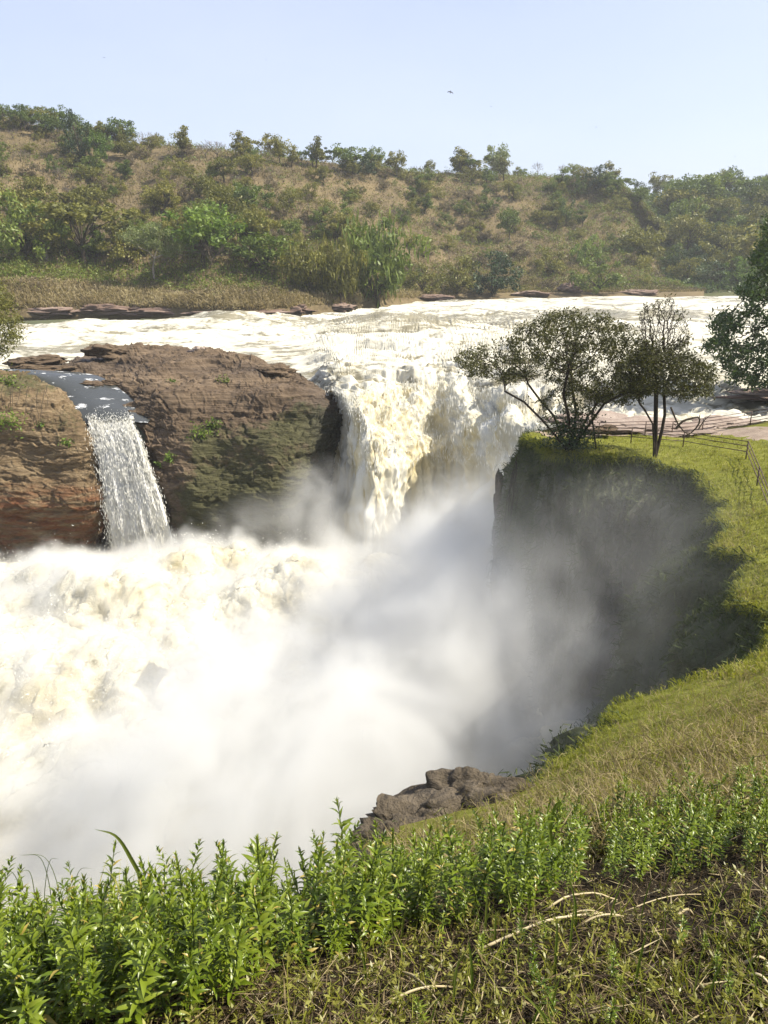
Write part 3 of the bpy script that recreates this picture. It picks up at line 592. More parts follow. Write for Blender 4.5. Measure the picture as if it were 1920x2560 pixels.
def mist_object():
    ng = bpy.data.node_groups.new('mist', 'GeometryNodeTree')
    ng.interface.new_socket('Geometry', in_out='OUTPUT', socket_type='NodeSocketGeometry')
    N = ng.nodes; L = ng.links
    out = N.new('NodeGroupOutput'); vc = N.new('GeometryNodeVolumeCube'); pos = N.new('GeometryNodeInputPosition')
    def put(s, v):
        if isinstance(v, bpy.types.NodeSocket): L.new(v, s)
        else: s.default_value = v
    def math(op, a, b):
        m = N.new('ShaderNodeMath'); m.operation = op; put(m.inputs[0], a); put(m.inputs[1], b); return m.outputs[0]
    acc = None
    for c, r, d in lobes:
        v = N.new('ShaderNodeVectorMath'); v.operation = 'SUBTRACT'; put(v.inputs[0], pos.outputs[0]); v.inputs[1].default_value = tuple(c)
        w = N.new('ShaderNodeVectorMath'); w.operation = 'DIVIDE'; put(w.inputs[0], v.outputs[0]); w.inputs[1].default_value = r
        l = N.new('ShaderNodeVectorMath'); l.operation = 'LENGTH'; put(l.inputs[0], w.outputs[0])
        t = N.new('ShaderNodeMapRange'); t.interpolation_type = 'SMOOTHSTEP'; put(t.inputs[0], l.outputs['Value'])
        for k, q in zip((1, 2, 3, 4), (1.0, .25, 0, d)): t.inputs[k].default_value = q
        acc = t.outputs[0] if acc is None else math('ADD', acc, t.outputs[0])
    nz = N.new('ShaderNodeTexNoise'); put(nz.inputs['Vector'], pos.outputs[0]); nz.inputs['Scale'].default_value = .14; nz.inputs['Detail'].default_value = 6; nz.inputs['Roughness'].default_value = .6; nz.inputs['Distortion'].default_value = 1.2
    t = N.new('ShaderNodeMapRange'); t.interpolation_type = 'SMOOTHSTEP'; put(t.inputs[0], nz.outputs[0])
    for k, q in zip((1, 2, 3, 4), (.40, .63, .12, 1.8)): t.inputs[k].default_value = q
    # spray clinging to the boiling foam
    oi = N.new('GeometryNodeObjectInfo'); oi.inputs['Object'].default_value = bpy.data.objects['gorge_foam']; oi.transform_space = 'ORIGINAL'
    pr_ = N.new('GeometryNodeProximity'); pr_.target_element = 'FACES'; L.new(oi.outputs['Geometry'], pr_.inputs[0]); L.new(pos.outputs[0], pr_.inputs['Sample Position'] if 'Sample Position' in pr_.inputs else pr_.inputs[1])
    n2 = N.new('ShaderNodeTexNoise'); put(n2.inputs['Vector'], pos.outputs[0]); n2.inputs['Scale'].default_value = .42; n2.inputs['Detail'].default_value = 5; n2.inputs['Roughness'].default_value = .65; n2.inputs['Distortion'].default_value = .8
    dd = math('SUBTRACT', pr_.outputs['Distance'], math('MULTIPLY', math('SUBTRACT', n2.outputs[0], .47), 6.))
    sh = N.new('ShaderNodeMapRange'); sh.interpolation_type = 'SMOOTHSTEP'; put(sh.inputs[0], dd)
    for k, q in zip((1, 2, 3, 4), (1.3, -.4, 0, .42)): sh.inputs[k].default_value = q
    L.new(math('ADD', math('MULTIPLY', acc, t.outputs[0]), sh.outputs[0]), vc.inputs['Density'])
    vc.inputs['Min'].default_value = tuple(bx0); vc.inputs['Max'].default_value = tuple(bx1)
    vx = .4
    for k, a in enumerate('XYZ'): vc.inputs['Resolution '+a].default_value = int((bx1[k]-bx0[k])/vx)
    sm = N.new('GeometryNodeSetMaterial'); sm.inputs['Material'].default_value = M_mist
    L.new(vc.outputs[0], sm.inputs[0]); L.new(sm.outputs[0], out.inputs[0])
    me = bpy.data.meshes.new('spray_mist'); me.materials.append(M_mist)
    o = tag(obj('spray_mist', me), kind='stuff'); md = o.modifiers.new('mist', 'NODES'); md.node_group = ng
    return o
n = NT('spray_mist'); pv = n.new('ShaderNodeVolumePrincipled'); pv.inputs['Color'].default_value = (.95, .95, .93, 1); pv.inputs['Density'].default_value = 1.; pv.inputs['Anisotropy'].default_value = .15
M_mist = n.done(pv.outputs[0], True); M_mist.cycles.volume_step_rate = 3.0
MIST = mist_object()
# ------------------------------------------------------------------ vegetation materials
M_olive = leafmat('olive_leaves', [(.05, .055, .011), (.125, .128, .023), (.21, .20, .04), (.28, .25, .07)], .32)
M_green = leafmat('green_leaves', [(.03, .05, .010), (.072, .11, .018), (.13, .175, .028), (.20, .235, .05)], .32)
M_crown = leafmat('dark_olive_leaves', [(.022, .022, .007), (.050, .052, .013), (.095, .095, .024), (.16, .145, .05)], .3)
M_bright = leafmat('bright_green_leaves', [(.05, .085, .012), (.10, .165, .022), (.16, .23, .035), (.22, .28, .05)], .35)
M_dark = leafmat('dark_green_leaves', [(.014, .028, .010), (.030, .055, .018), (.055, .085, .028), (.08, .11, .035)], .2)
M_islet = leafmat('deep_green_leaves', [(.018, .036, .012), (.042, .075, .022), (.08, .12, .034), (.13, .17, .05)], .3)
M_pale = leafmat('pale_leaves', [(.10, .13, .05), (.16, .20, .07), (.22, .25, .10), (.27, .28, .14)], .35)
M_brownleaf = leafmat('brown_scrub_leaves', [(.06, .046, .027), (.125, .098, .055), (.19, .15, .088), (.25, .205, .125)], .2)
M_twig = barkmat('grey_twigs', (.10, .080, .062), (.20, .165, .13), 5)
M_bark = barkmat('brown_bark', (.035, .026, .018), (.10, .078, .055))
M_darkbark = barkmat('dark_bark', (.018, .014, .010), (.060, .047, .034))
M_palebark = barkmat('pale_bark', (.16, .13, .10), (.46, .41, .34), 3)
M_straw = leafmat('dry_grass', [(.09, .07, .038), (.18, .145, .075), (.29, .235, .125), (.42, .355, .21)], .35, .7, .1)
M_grass = leafmat('green_grass', [(.09, .11, .012), (.17, .19, .02), (.26, .27, .035), (.36, .33, .09)], .45, .5, .25)
M_meadow = leafmat('meadow_grass', [(.06, .10, .012), (.11, .17, .018), (.17, .245, .03), (.24, .31, .05)], .4, .6, .2)
M_cliffgrass = leafmat('cliff_vines', [(.03, .042, .016), (.055, .072, .025), (.09, .105, .035), (.13, .13, .06)], .2, .7, .1)
# ------------------------------------------------------------------ tree kit
def clump_leaves(centres, rad, per, L, W, flat=1.):
    C = np.repeat(centres, per, 0); R = np.repeat(np.broadcast_to(rad, len(centres)), per)
    d = unit(rng.normal(size=C.shape)); r = rng.random(len(C))**.45
    C = C+d*(r*R)[:, None]*np.array([1, 1, flat])
    V, F = leaf_quads(C, L*rng.uniform(.6, 1.3, len(C)), W*rng.uniform(.6, 1.3, len(C)))
    ct = np.repeat(rng.random(len(centres)), per)
    t = np.clip(.45*ct+.55*rng.random(len(C))*1.0, 0, 1)
    return V, F, np.repeat(t, 4)
def limb(a, b, r0, r1, bow=.15, n=6):
    t = np.linspace(0, 1, n)[:, None]; mid = rng.normal(size=3)*np.linalg.norm(b-a)*bow; mid[2] += np.linalg.norm(b-a)*.08
    return (a*(1-t)+b*t+mid*(4*t*(1-t)), np.linspace(r0, r1, n))
def variant(kind, seed, H=8.):
    st = np.random.default_rng(seed); global rng; keep, rng = rng, st
    tr, cl = [], []
    if kind in ('round', 'tall', 'flat', 'bush', 'weep'):
        K = {'round': 34, 'tall': 30, 'flat': 34, 'bush': 38, 'weep': 40}[kind]
        R, zc, rz = {'round': (.46, .62, .36), 'tall': (.28, .62, .38), 'flat': (.62, .82, .13), 'bush': (.62, .42, .50), 'weep': (.55, .50, .50)}[kind]
        d = unit(st.normal(size=(K, 3))); rr = st.random(K)**.4
        c = d*rr[:, None]*np.array([R, R, rz])*H; c[:, 2] += zc*H; c[:, :2] += st.normal(size=2)*.05*H
        c += st.normal(size=c.shape)*.05*H
        c = c[c[:, 2] > .10*H]
        rad = st.uniform(.09, .19, len(c))*H*(.8 if kind == 'flat' else 1)
        V, F, t = clump_leaves(c, rad, 62, .036*H, .019*H, .62 if kind == 'flat' else .8)
        if kind == 'weep':
            k = 900; base = c[st.integers(0, len(c), k)]+st.normal(size=(k, 3))*.08*H; U = unit(np.stack([st.normal(size=k)*.2, st.normal(size=k)*.2, -np.ones(k)], -1))
            V2, F2 = leaf_quads(base, .07*H*np.ones(k), .012*H*np.ones(k), U); F = np.concatenate([F, F2+len(V)]); V = np.concatenate([V, V2]); t = np.concatenate([t, np.repeat(st.random(k), 4)])
        fork = np.array([st.normal()*.03*H, st.normal()*.03*H, (.28 if kind not in ('bush', 'weep') else .12)*H])
        tr.append(limb(np.array([0, 0, -.06*H]), fork, .032*H, .024*H, .04))
        for q in c[st.permutation(len(c))[:14]]: tr.append(limb(fork, q, .016*H, .004*H, .10))
        rng = keep
        return V, F, t, tubes(tr, 5)
    # bare: a twiggy crown
    tw = []
    def grow(p, d, L, r, lev):
        e = p+d*L; tw.append((np.array([p, (p+e)/2+st.normal(size=3)*L*.06, e]), np.array([r, r*.85, r*.7])))
        if lev == 0: return
        for _ in range(3 if lev > 1 else 4):
            nd = unit(d+st.normal(size=3)*.55+np.array([0, 0, .12])); grow(e-d*L*st.uniform(0, .35), nd, L*st.uniform(.6, .82), r*.62, lev-1)
    f0 = np.array([0, 0, .16*H]); tr.append((np.array([[0, 0, -.06*H], f0*.5, f0]), np.array([.028, .024, .02])*H))
    for a in range(4): grow(f0, unit(np.array([math.cos(a*1.57+.4)*.75, math.sin(a*1.57+.4)*.75, .9])), .26*H, .013*H, 3)
    tv = tubes(tw, 3); rng = keep
    return tv[0], tv[1], np.full(len(tv[0]), .5), tubes(tr, 5)
KINDS = {}
for kd, seeds in (('round', (1, 2, 3)), ('tall', (4, 5)), ('flat', (6, 7)), ('bush', (8, 9, 10)), ('weep', (11,)), ('bare', (12, 13, 14))):
    for sd in seeds: KINDS.setdefault(kd, []).append(variant(kd, sd))
LM = dict(olive=M_olive, green=M_green, bright=M_bright, dark=M_dark, pale=M_pale, twig=M_twig)
_mc = {}
def kit(kd, k, colr):
    key = (kd, k, colr)
    if key not in _mc:
        V, F, t, (tv, tf) = KINDS[kd][k]
        _mc[key] = (mesh('crown', V, F, LM[colr], False, tint=t), _mc.get((kd, k)) or mesh('trunk', tv, tf, M_palebark if colr == 'pale' else M_bark))
        _mc[(kd, k)] = _mc[key][1]
    return _mc[key]
def place_tree(name, pos, h, wr, kd, colr, label, cat, group=None, k=None):
    k = random.randrange(len(KINDS[kd])) if k is None else k
    c, t = kit(kd, k, colr); s = h/8.
    r = empty(name, pos, random.uniform(0, 6.28)); r.scale = (s*wr, s*wr, s); tag(r, label, cat, group)
    obj('trunk', t, r); obj('crown', c, r)
    return r
def hill_tree(px, base, top, wpx, kd, colr, label, name='hill_tree', cat='tree', group=None, far=False):
    p = on_far(px, base) if far else on_hill(px, base); dep = proj(p)[2]; h = (base-top)/F0*dep
    w0 = {'round': .98, 'tall': .62, 'flat': 1.25, 'bush': 1.3, 'weep': 1.2, 'bare': 1.0}[kd]*h
    return place_tree(name, tuple(p), h, (wpx/F0*dep)/w0, kd, colr, label, cat, group)
# trees one can point at
for a in (
 (205, 415, 292, 95, 'bush', 'dark', 'dense dark green tree standing out on the left ridge'),
 (250, 420, 335, 60, 'round', 'bright', 'bright green tree just right of the dark ridge tree'),
 (1242, 440, 366, 78, 'round', 'pale', 'tallest pale green open-crowned tree on the middle of the ridge'),
 (1152, 440, 383, 70, 'round', 'dark', 'dark spreading ridge tree left of the tallest pale tree'),
 (1345, 440, 392, 34, 'bare', 'twig', 'leafless upright tree on the ridge right of the tallest pale tree'),
 (1403, 436, 388, 30, 'bare', 'twig', 'small leafless forked tree alone on the right ridge'),
 (1432, 445, 410, 36, 'round', 'pale', 'small pale tree beside the lone leafless ridge tree'),
 (1530, 470, 416, 40, 'tall', 'olive', 'last tall thin tree where the ridge starts to fall away'),
 (1496, 478, 418, 62, 'bush', 'dark', 'rounded dark bush at the right end of the ridge'),
 (1445, 490, 435, 48, 'bush', 'green', 'green bush just below the right ridge line'),
 (1415, 565, 490, 62, 'bush', 'green', 'isolated green bush in the middle of the right slope'),
 (1270, 600, 520, 60, 'round', 'green', 'leaning green tree at mid slope above the river bend'),
 (1385, 480, 440, 70, 'bush', 'green', 'pair-like wide green bush under the ridge left of the dark bush'),
 (60, 655, 478, 190, 'bush', 'green', 'big leafy green tree at the left edge above the meadow'),
 (215, 665, 515, 260, 'flat', 'olive', 'wide olive flat-crowned tree left of the lone pale-trunked tree'),
 (120, 650, 540, 150, 'round', 'olive', 'olive tree between the left-edge tree and the flat-crowned tree'),
 (320, 660, 560, 120, 'bush', 'olive', 'olive thicket right behind the lone pale-trunked tree'),
 (505, 668, 522, 185, 'round', 'bright', 'large vivid green dome-crowned tree behind the lone tree'),
 (525, 672, 578, 120, 'bare', 'twig', 'grey leafless shrub in front of the vivid green dome tree'),
 (655, 700, 588, 165, 'round', 'green', 'green round tree right of the grey leafless shrub'),
 (770, 735, 610, 150, 'weep', 'olive', 'greyish drooping tree left of the big waterside tree'),
 (945, 775, 560, 215, 'weep', 'green', 'big drooping green tree overhanging the river at mid bank'),
 (850, 760, 600, 130, 'weep', 'olive', 'olive side of the waterside thicket under the big drooping tree'),
 (1055, 735, 655, 110, 'bush', 'olive', 'low olive bush right of the big drooping tree'),
 (1225, 742, 632, 150, 'bush', 'dark', 'dark rounded bush at the water edge below mid hill'),
 (1140, 735, 640, 110, 'bush', 'olive', 'olive bush leaning on the dark waterside bush'),
 (1490, 735, 640, 130, 'bush', 'green', 'spreading green bush at the water edge below the right slope'),
 (1470, 660, 580, 80, 'bush', 'bright', 'yellow-green bush part way up the right slope'),
 (1380, 690, 620, 110, 'bush', 'olive', 'olive bush between the two waterside bushes on the right slope'),
 (620, 400, 352, 60, 'bush', 'green', 'green bush breaking the ridge line left of centre'),
 (545, 395, 335, 80, 'bare', 'twig', 'twiggy grey tree on the ridge left of centre'),
 (835, 415, 372, 60, 'flat', 'dark', 'flat-topped dark ridge tree near the centre'),
 (900, 440, 385, 90, 'bush', 'dark', 'dark green mass on the ridge at the centre'),
 (455, 390, 322, 45, 'tall', 'olive', 'slim olive tree on the left ridge'),
 (365, 385, 312, 70, 'bare', 'twig', 'pale leafless tree on the left ridge'),
 (20, 320, 262, 90, 'bare', 'twig', 'tall leafless trees at the far left end of the ridge'),
 (110, 330, 275, 80, 'round', 'olive', 'olive ridge tree left of the dark ridge tree'),
): hill_tree(*a)
# lesser trees and shrubs filling the slopes
LM['brown'] = M_brownleaf
LOOK = {'olive': 'olive', 'green': 'green', 'bright': 'bright green', 'dark': 'dark green', 'pale': 'pale green', 'twig': 'grey leafless', 'brown': 'brownish'}
SHAPE = {'round': 'round-crowned tree', 'tall': 'slim tree', 'flat': 'flat-crowned tree', 'bush': 'bush', 'weep': 'drooping tree', 'bare': 'shrub'}
ORD = 'first second third fourth fifth sixth seventh eighth ninth tenth eleventh twelfth thirteenth fourteenth fifteenth sixteenth seventeenth eighteenth nineteenth twentieth'.split()
def ordinal(k): return ORD[k] if k < 20 else '%d%s' % (k+1, {1: 'st', 2: 'nd', 3: 'rd'}.get((k+1) % 10 if (k+1) % 100 not in (11, 12, 13) else 0, 'th'))
def fill(group, n_, xr, yfun, kinds, hr, where, name, cat, far=False):
    got = {}
    for _ in range(n_):
        px = random.uniform(*xr); py = yfun(px); kd, co = random.choice(kinds)
        p = on_far(px, py) if far else on_hill(px, py)
        h = random.uniform(*hr)*(1.15 if kd in ('tall', 'round') else .8)
        got.setdefault((kd, co), []).append((px, place_tree(name, tuple(p), h, random.uniform(.85, 1.4), kd, co, None, cat, group)))
    for (kd, co), lst in got.items():
        for k, (px, o) in enumerate(sorted(lst, key=lambda q: q[0])):
            o['label'] = '%s %s %s, %s of these from the left' % (LOOK[co], SHAPE[kd], where, ordinal(k))
def ridge_y(px): return np.interp(px, hx, ry)
def bank_y(px): return np.interp(px, hx, by)
random.seed(21)
fill('small trees along the ridge', 90, (-60, 1600), lambda x: ridge_y(x)+random.uniform(2, 18), [('round', 'olive'), ('tall', 'olive'), ('bare', 'twig'), ('bare', 'twig'), ('bush', 'olive'), ('round', 'green'), ('flat', 'green')], (4, 10), 'on the hill ridge line', 'hill_tree', 'tree')
fill('shrubs on the upper slope', 180, (-260, 1560), lambda x: ridge_y(x)+random.uniform(12, 140), [('bush', 'olive'), ('bush', 'green'), ('bare', 'twig'), ('bare', 'twig'), ('round', 'olive'), ('bush', 'brown'), ('bush', 'olive'), ('tall', 'green')], (3.2, 7), 'on the brown upper slope', 'slope_shrub', 'shrub')
fill('shrubs at mid slope', 70, (100, 1500), lambda x: random.uniform(460, 610), [('bare', 'twig'), ('bare', 'twig'), ('bush', 'olive'), ('bush', 'brown')], (3, 6.5), 'on the dry middle slope', 'slope_shrub', 'shrub')
fill('thicket trees above the bank', 70, (-300, 880), lambda x: random.uniform(535, 640), [('round', 'olive'), ('bush', 'olive'), ('round', 'green'), ('bush', 'green'), ('flat', 'olive')], (5.5, 10), 'in the thicket above the grassy bank', 'thicket_tree', 'tree')
fill('bushes on the right slope', 84, (900, 1735), lambda x: random.uniform(max(ridge_y(x)+12, 540), 728), [('bush', 'olive'), ('bush', 'brown'), ('bare', 'twig'), ('bush', 'green'), ('bush', 'brown')], (3, 6.5), 'on the slope above the river bend', 'riverside_shrub', 'shrub')
# distant hill trees
for a in ((1822, 500, 445, 62, 'flat', 'pale', 'pale umbrella-crowned tree on the distant right ridge'), (1745, 500, 468, 70, 'round', 'pale', 'pale green tree on the distant ridge where the near hill ends'),
          (1905, 490, 455, 50, 'bare', 'twig', 'leafless tree on the distant ridge at the right edge'), (1835, 715, 642, 90, 'bush', 'bright', 'bright round bush at the foot of the distant hill')):
    hill_tree(*a, far=True)
fill('trees on the distant hill', 74, (1540, 2080), lambda x: random.uniform(490, 722), [('bush', 'dark'), ('round', 'green'), ('bush', 'green'), ('bush', 'olive'), ('round', 'olive')], (9, 16), 'on the hazy distant hill', 'distant_tree', 'tree', True)
fill('trees on the distant ridge', 16, (1640, 2080), lambda x: np.interp(x, fx, [520, 500, 490, 484, 474, 460])+random.uniform(0, 10), [('round', 'olive'), ('flat', 'pale'), ('round', 'green')], (6, 11), 'on the distant ridge line', 'distant_tree', 'tree', True)
# undergrowth: dry grass and low scrub, as one mass each
def scatter_on(G, n_, r0, r1, seed, wfun=None):
    st = np.random.default_rng(seed); i = st.integers(r0, r1, n_); j = st.integers(0, G.shape[1]-1, n_); a, b = st.random(n_)[:, None], st.random(n_)[:, None]
    p = G[i, j]*(1-a)*(1-b)+G[i+1, j]*a*(1-b)+G[i, j+1]*(1-a)*b+G[i+1, j+1]*a*b
    return p
Cg = scatter_on(HG, 130000, 44, 156, 5); gx, gy, gd = proj(Cg)
ng = fbm(Cg*.05, 3, 171); kp = (gx > -400) & (gx < 1800) & (ng+rng.normal(size=len(Cg))*.35 > -.45); Cg = Cg[kp]; gx, gy, gd = gx[kp], gy[kp], gd[kp]
up = unit(rng.normal(size=Cg.shape)*.28+np.array([0, 0, 1.])); hb = rng.uniform(.5, 1.4, len(Cg))
V, Fb = blades(Cg-np.array([0, 0, .1]), up, hb, rng.uniform(.05, .13, len(Cg)), .5)
tn = np.clip(.5+.5*fbm(Cg*.08, 3, 173)+rng.normal(size=len(Cg))*.22, 0, 1)
tag(obj('dry_hill_grass', mesh('dry_hill_grass', V, Fb, M_straw, False, tint=np.repeat(tn, 5))), kind='stuff')
# dry tussocks of the bank and the green meadow behind them
Cg = scatter_on(HG, 64000, 30, 88, 6); gx, gy, gd = proj(Cg); mead = (gy < bank_y(gx)-2+6*fbm(Cg*.2, 2, 175)) & (gx < 830)
Cb = Cg[~mead & (gy < np.interp(gx, hx, wy)-9-5*fbm(Cg*.12, 2, 176))]; Cm = Cg[mead & (gy > bank_y(gx)-48)]
V, Fb = blades(Cb, unit(rng.normal(size=Cb.shape)*.35+np.array([0, -.25, 1.])), rng.uniform(.7, 1.9, len(Cb)), rng.uniform(.05, .11, len(Cb)), .7)
tag(obj('dry_bank_grass', mesh('dry_bank_grass', V, Fb, M_straw, False, tint=np.repeat(np.clip(.55+.6*fbm(Cb*.15, 3, 177)+rng.normal(size=len(Cb))*.2, 0, 1), 5))), kind='stuff')
V, Fb = blades(Cm, unit(rng.normal(size=Cm.shape)*.35+np.array([0, 0, 1.])), rng.uniform(.5, 1.4, len(Cm)), rng.uniform(.07, .15, len(Cm)), .5)
tag(obj('green_meadow_grass', mesh('green_meadow_grass', V, Fb, M_meadow, False, tint=np.repeat(np.clip(.55+.5*fbm(Cm*.1, 3, 179)+rng.normal(size=len(Cm))*.2, 0, 1), 5))), kind='stuff')
Cs = scatter_on(HG, 15000, 50, 156, 8); Cs = Cs[(fbm(Cs*.06, 3, 181)+rng.normal(size=len(Cs))*.3 > -.2)]
V, F, t = clump_leaves(Cs+np.array([0, 0, .5]), rng.uniform(.6, 2.0, len(Cs)), 14, .26, .13, .75)
tag(obj('brown_hill_scrub', mesh('brown_hill_scrub', V, F, M_brownleaf, False, tint=t)), kind='stuff')
Cs = scatter_on(HG, 16000, 50, 156, 9); Cs = Cs[(fbm(Cs*.05, 3, 183)+rng.normal(size=len(Cs))*.25 > -.02)]
V, F, t = clump_leaves(Cs+np.array([0, 0, .6]), rng.uniform(.7, 2.0, len(Cs)), 16, .26, .14, .8)
tag(obj('olive_hill_scrub', mesh('olive_hill_scrub', V, F, M_olive, False, tint=t)), kind='stuff')
Cs = scatter_on(HG, 5200, 60, 158, 12); gx, gy, _ = proj(Cs); Cs = Cs[(fbm(Cs*.035, 3, 185)+rng.normal(size=len(Cs))*.22 > -.08)]
V, F, t = clump_leaves(Cs+np.array([0, 0, 1.]), rng.uniform(1.0, 2.4, len(Cs)), 26, .28, .15, .8)
tag(obj('green_hill_scrub', mesh('green_hill_scrub', V, F, M_green, False, tint=np.clip(t+.12, 0, 1))), kind='stuff')
Cs = scatter_on(FG, 2200, 8, 86, 10)
V, F, t = clump_leaves(Cs+np.array([0, 0, 1.]), rng.uniform(1.5, 3.5, len(Cs)), 18, .6, .34, .8)
tag(obj('distant_woodland', mesh('distant_woodland', V, F, M_islet, False, tint=t)), kind='stuff')
# ------------------------------------------------------------------ trees grown towards their crown outlines
def sca(starts, attr, step, infl, kill, iters=140, trop=(0, 0, .05), jit=.12):
    nodes = [np.array(p, float) for p in starts[0]]; par = [-1]+list(range(len(starts[0])-1))
    for path in starts[1:]:
        b = int(np.argmin([np.linalg.norm(q-np.array(path[0])) for q in nodes])); last = b
        for p in path[1:]: nodes.append(np.array(p, float)); par.append(last); last = len(nodes)-1
    A = np.array(attr); alive = np.ones(len(A), bool); md = np.full(len(A), 1e9); mi = np.zeros(len(A), int)
    new = list(range(len(nodes)))
    for it in range(iters):
        Q = np.array([nodes[k] for k in new]); d = np.linalg.norm(A[:, None]-Q[None], axis=-1); b = d.argmin(1); dm = d[np.arange(len(A)), b]
        m = dm < md; md[m] = dm[m]; mi[m] = np.array(new)[b[m]]
        alive &= md > kill
        act = alive & (md < infl)
        if not act.any(): break
        acc = {}
        for k in np.where(act)[0]:
            v = A[k]-nodes[mi[k]]; acc.setdefault(mi[k], np.zeros(3)); acc[mi[k]] += v/np.linalg.norm(v)
        new = []
        for k, v in acc.items():
            p = nodes[k]+step*unit(unit(v)+rng.normal(size=3)*jit+np.array(trop)); nodes.append(p); par.append(k); new.append(len(nodes)-1)
    return np.array(nodes), np.array(par)
def tree_geo(nodes, par, rtip, expo=2.2, rmax=None, s=1.):
    n = len(nodes); r = np.zeros(n); ch = [[] for _ in range(n)]
    for k in range(n):
        if par[k] >= 0: ch[par[k]].append(k)
    for k in range(n-1, -1, -1):
        pass
    order = sorted(range(n), key=lambda k: -k)
    acc = np.zeros(n)
    # parents always have smaller indices than children
    for k in order:
        if acc[k] == 0: acc[k] = rtip**expo
        if par[k] >= 0: acc[par[k]] += acc[k]
    r = acc**(1/expo)
    if rmax: r = np.minimum(r, rmax)
    paths = []; done = np.zeros(n, bool)
    for k in range(n):
        if par[k] >= 0 and done[k]: continue
        cur = k; pts = [par[k]] if par[k] >= 0 else []
        while True:
            pts.append(cur); done[cur] = True
            nx = [c for c in ch[cur] if not done[c]]
            if not nx: break
            cur = max(nx, key=lambda c: r[c])
        if len(pts) > 1:
            rr = r[pts].copy()
            if par[k] >= 0: rr[0] = min(rr[0], rr[1]*1.15)
            q = nodes[pts].copy(); paths.append((q, rr))
    return paths, r, ch
def in_poly_px(pl, n_, Y0, dY, seed, dens=None):
    pl = np.array(pl, float); st = np.random.default_rng(seed); out = []
    lo, hi = pl.min(0), pl.max(0); c = pl.mean(0)
    while len(out) < n_:
        q = st.uniform(lo, hi, (400, 2)); q = q[inside(q, pl)]
        for x, y in q: out.append(P(x, y, Y0+st.uniform(-1, 1)*dY))
    return np.array(out[:n_])
def leaf_tufts(nodes, idx, per, L, W, spread, seed):
    st = np.random.default_rng(seed); C = np.repeat(nodes[idx], per, 0)+st.normal(size=(len(idx)*per, 3))*spread
    V, F = leaf_quads(C, L*st.uniform(.6, 1.25, len(C)), W*st.uniform(.7, 1.2, len(C)))
    return V, F, np.repeat(np.clip(st.random(len(C))*.7+.3*np.repeat(st.random(len(idx)), per), 0, 1), 4)
def grown_tree(name, label, cat, nodes, par, rtip, leafm, barkm, per, L, W, spread, seed, leaf_r=1.6, rmax=None, leafmask=None, thick=.05, expo=2.2):
    o0 = nodes[0].copy(); paths, r, ch = tree_geo(nodes, par, rtip, expo, rmax)
    root = empty(name, tuple(o0)); tag(root, label, cat)
    big_ = [p for p in paths if p[1].max() > thick]; sm = [p for p in paths if p[1].max() <= thick]
    for nm, pp in (('trunk', big_), ('branches', sm)):
        if pp:
            V, F = tubes([(q-o0, rr) for q, rr in pp], 7 if nm == 'trunk' else 4); obj(nm, mesh(nm, V, F, barkm), root)
    idx = np.where(r < rtip*leaf_r)[0]
    if leafmask is not None: idx = idx[leafmask(nodes[idx])]
    V, F, t = leaf_tufts(nodes, idx, per, L, W, spread, seed); obj('crown', mesh('crown', V-o0, F, leafm, False, tint=t), root)
    return root
def gz(px, py):
    p, ok = ground_hit([px], [py]); return p[0]
# the wide many-stemmed tree on the promontory
b0 = P(1425, 1118, 48.6); b0[2] = land_z(b0[None, :2])[0]-.15
YT = 48.8
stems = [[b0, P(1418, 1085, YT), P(1405, 1060, YT)]]
def stem(*q): return [b0]+[P(*k) for k in q]
stems += [stem((1385, 1085, 48.2), (1355, 1050, 48), (1310, 1005, 47.6), (1262, 978, 47.2)),
          stem((1400, 1080, 48.9), (1385, 1040, 49.4), (1350, 1000, 50), (1320, 960, 50.5)),
          stem((1425, 1080, 48.2), (1420, 1035, 47.6), (1408, 985, 47), (1420, 930, 46.8)),
          stem((1435, 1080, 49.4), (1440, 1030, 50), (1432, 980, 50.5), (1425, 900, 51)),
          stem((1455, 1085, 48.8), (1485, 1045, 48.6), (1510, 1010, 48.2), (1555, 985, 48)),
          stem((1450, 1080, 49.8), (1470, 1040, 50.5), (1500, 1000, 51.5), (1520, 960, 52))]
crown1 = [(1132, 908), (1148, 880), (1200, 862), (1250, 845), (1290, 828), (1335, 795), (1380, 778), (1440, 772), (1510, 782), (1575, 812), (1620, 850), (1640, 905), (1650, 960), (1620, 1000), (1560, 1012), (1490, 1002), (1430, 985), (1370, 955), (1310, 950), (1250, 958), (1185, 945), (1150, 928)]
at = np.concatenate([in_poly_px(crown1, 2700, 49.2, 4.0, 31), in_poly_px([(1400, 1080), (1330, 1000), (1420, 960), (1520, 1000), (1450, 1085)], 90, 49, 1.6, 33)])
at = at[fbm(at*.55, 3, 32)+rng.normal(size=len(at))*.15 > -.08]
nd, pr = sca(stems, at, .2, 3.0, .27, 190, (0, 0, .04), .25)
grown_tree('promontory_tree', 'wide dark many-stemmed tree with wind-swept crown on the cliff promontory', 'tree', nd, pr, .010, M_crown, M_darkbark, 9, .115, .044, .15, 34, 1.7, .26, expo=2.25)
# ivy and brush about its foot
k = 2600; q = np.stack([rng.normal(1425, 34, k), 1122-np.abs(rng.normal(0, 52, k)), rng.normal(48.7, .7, k)], -1); C = np.array([P(*a) for a in q])
V, F = leaf_quads(C, rng.uniform(.05, .13, k), rng.uniform(.03, .06, k)); o = obj('ivy_thicket', mesh('ivy_thicket', V, F, M_dark, False, tint=np.repeat(rng.random(k), 4)))
tag(o, 'dark ivy thicket wrapped round the foot of the many-stemmed tree', 'ivy')
